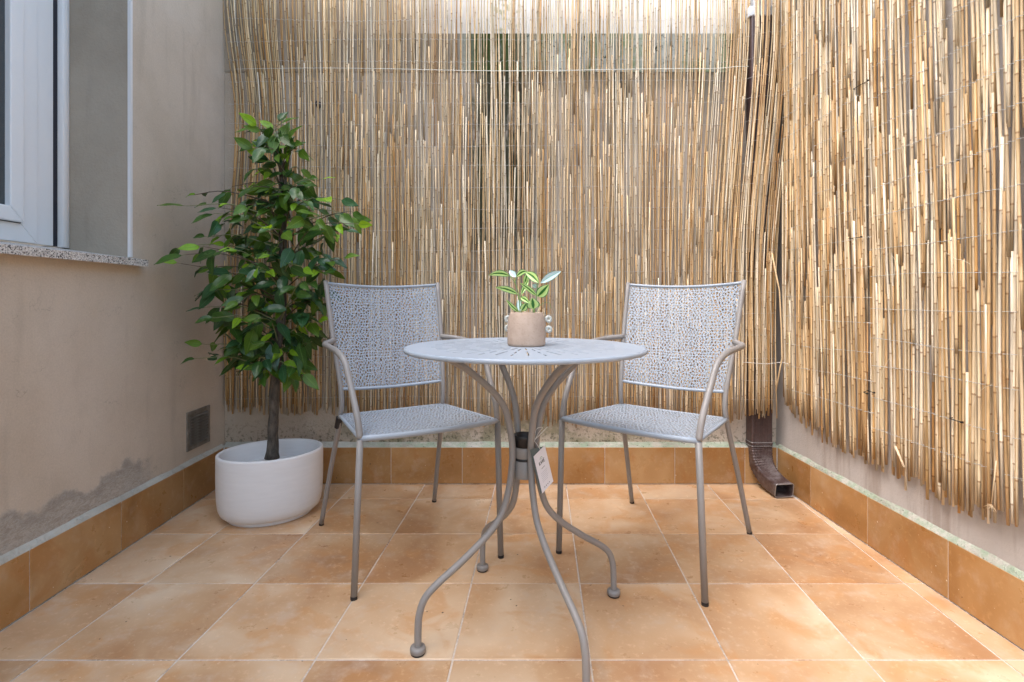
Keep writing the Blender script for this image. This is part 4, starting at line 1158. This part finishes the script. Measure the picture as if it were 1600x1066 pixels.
# ------------------------------------------------------------------ small plant pot on the table
PT = Vector((0.0590, 1.383, TZ+0.0003))
pot = empty('ceramic_pot', PT); tag(pot, 'small pinkish stoneware pot with ring handles on the bistro table', 'pot')
m = MB(); m.lathe([(0.0, 0.0), (0.046, 0.0), (0.0495, 0.002), (0.0508, 0.008), (0.0508, 0.035), (0.0500, 0.058), (0.0475, 0.076), (0.0445, 0.086), (0.0430, 0.0885), (0.0405, 0.0885), (0.0395, 0.086), (0.0395, 0.070)], 48); m.build('pot_body', M_POT, pot, smooth=True)
m = MB(); m.lathe([(0.0, 0.084), (0.02, 0.083), (0.0398, 0.081)], 24); m.build('soil', M_SOIL, pot, smooth=True)
for (s, z, ang) in ((1, 0.071, -10), (1, 0.044, -10), (-1, 0.070, 170), (-1, 0.045, 170)):
    a = R(ang); c = Vector((math.cos(a)*0.0590, math.sin(a)*0.0590, z)); m = MB()
    if s < 0: c = Vector((-0.0490, 0.026, z))
    else: c = Vector((0.0585, -0.006 if z > 0.06 else -0.010, z))
    pts = [c + Vector((math.cos(2*math.pi*k/20)*0.0058, 0, math.sin(2*math.pi*k/20)*0.0058)) for k in range(21)]
    m.tube(pts, 0.0044, 10, False)
    m.build('ring_handle', M_RING, pot, smooth=True)
plant = empty('striped_houseplant', PT + Vector((0, 0, 0.083))); tag(plant, 'small houseplant with lime and white striped leaves in the stoneware pot', 'plant')
PO = PT + Vector((0, 0, 0.083))
def zp(x, y, Y=1.383): return P(760+x/11.85, 410+y/11.85, Y)
pl = [((430,250),(45,235),95,1.37,1.33,0,-40), ((550,275),(425,150),90,1.38,1.40,1,0), ((555,265),(760,170),85,1.38,1.37,0,-35), ((970,380),(730,185),125,1.36,1.40,0,-25), ((1000,385),(1385,165),115,1.38,1.41,1,-20),
      ((585,590),(165,465),90,1.37,1.34,0,-30), ((640,600),(790,290),75,1.40,1.42,0,0), ((930,620),(620,380),75,1.36,1.34,0,-15), ((945,630),(1155,410),165,1.37,1.35,0,10), ((600,920),(365,690),65,1.36,1.34,0,15),
      ((625,920),(600,680),85,1.38,1.40,1,0), ((655,900),(750,750),110,1.35,1.34,0,0), ((640,650),(800,760),85,1.36,1.33,0,-15), ((870,860),(850,660),200,1.35,1.335,0,0), ((930,450),(845,420),70,1.38,1.37,1,0), ((760,200),(700,420),80,1.41,1.42,0,0)]
for (a, b, wz, Ya, Yb, kind, arch) in pl:
    pa = zp(*a, Ya); pb = zp(*b, Yb); d = pb-pa; L = d.length; W = 1.25*wz/11.85*Ya/F
    vs = []; uv = []; fs = []; rows, cols = 8, 8
    side = d.cross(Vector((0,-1,0))).normalized(); nrm = side.cross(d).normalized()
    if nrm.y > 0: nrm = -nrm; 
    for i in range(rows+1):
        t = i/rows; wd = W/2*(math.sin(math.pi*t**0.85)**0.8 if 0 < t < 1 else 0.02)
        cpt = pa.lerp(pb, t) + Vector((0, 0, -arch/11.85*Ya/F*math.sin(math.pi*t)))
        for j in range(cols+1):
            s = (j/cols-0.5)*2; vs.append(cpt + side*s*wd + nrm*(abs(s)**1.5)*wd*0.35 - PO); uv.append((0.5+s*0.5, t))
    for i in range(rows):
        for j in range(cols): q = i*(cols+1)+j; fs.append((q, q+1, q+cols+2, q+cols+1))
    me = bpy.data.meshes.new('leaf'); me.from_pydata([tuple(v) for v in vs], [], fs); me.update(); l = me.uv_layers.new(name='UVMap')
    for lp in me.loops: l.data[lp.index].uv = uv[lp.vertex_index]
    me.shade_smooth(); me.materials.append(M_SILVER if kind else M_STRIPE); link('leaf', me, plant)
M_STEM = Mat('green_stem', (0.22,0.36,0.12), 0.5).m
for st, r_ in (([(625,1000),(615,760),(600,600),(530,380),(430,250)], 0.0011), ([(530,380),(552,270)], 0.0012), ([(885,1000),(900,800),(930,640),(955,400),(970,380)], 0.0014), ([(660,1000),(640,700),(650,600)], 0.0012), ([(615,760),(585,590)], 0.0009), ([(865,1000),(868,860)], 0.0014), ([(930,1000),(950,860),(1020,780),(1100,740),(1170,760),(1200,860)], 0.0006)):
    m = MB(); m.tube([p-PO for p in crom([zp(x, y, 1.378) for x, y in st], 4)], r_, 6); m.build('stem', M_STEM, plant, smooth=True)
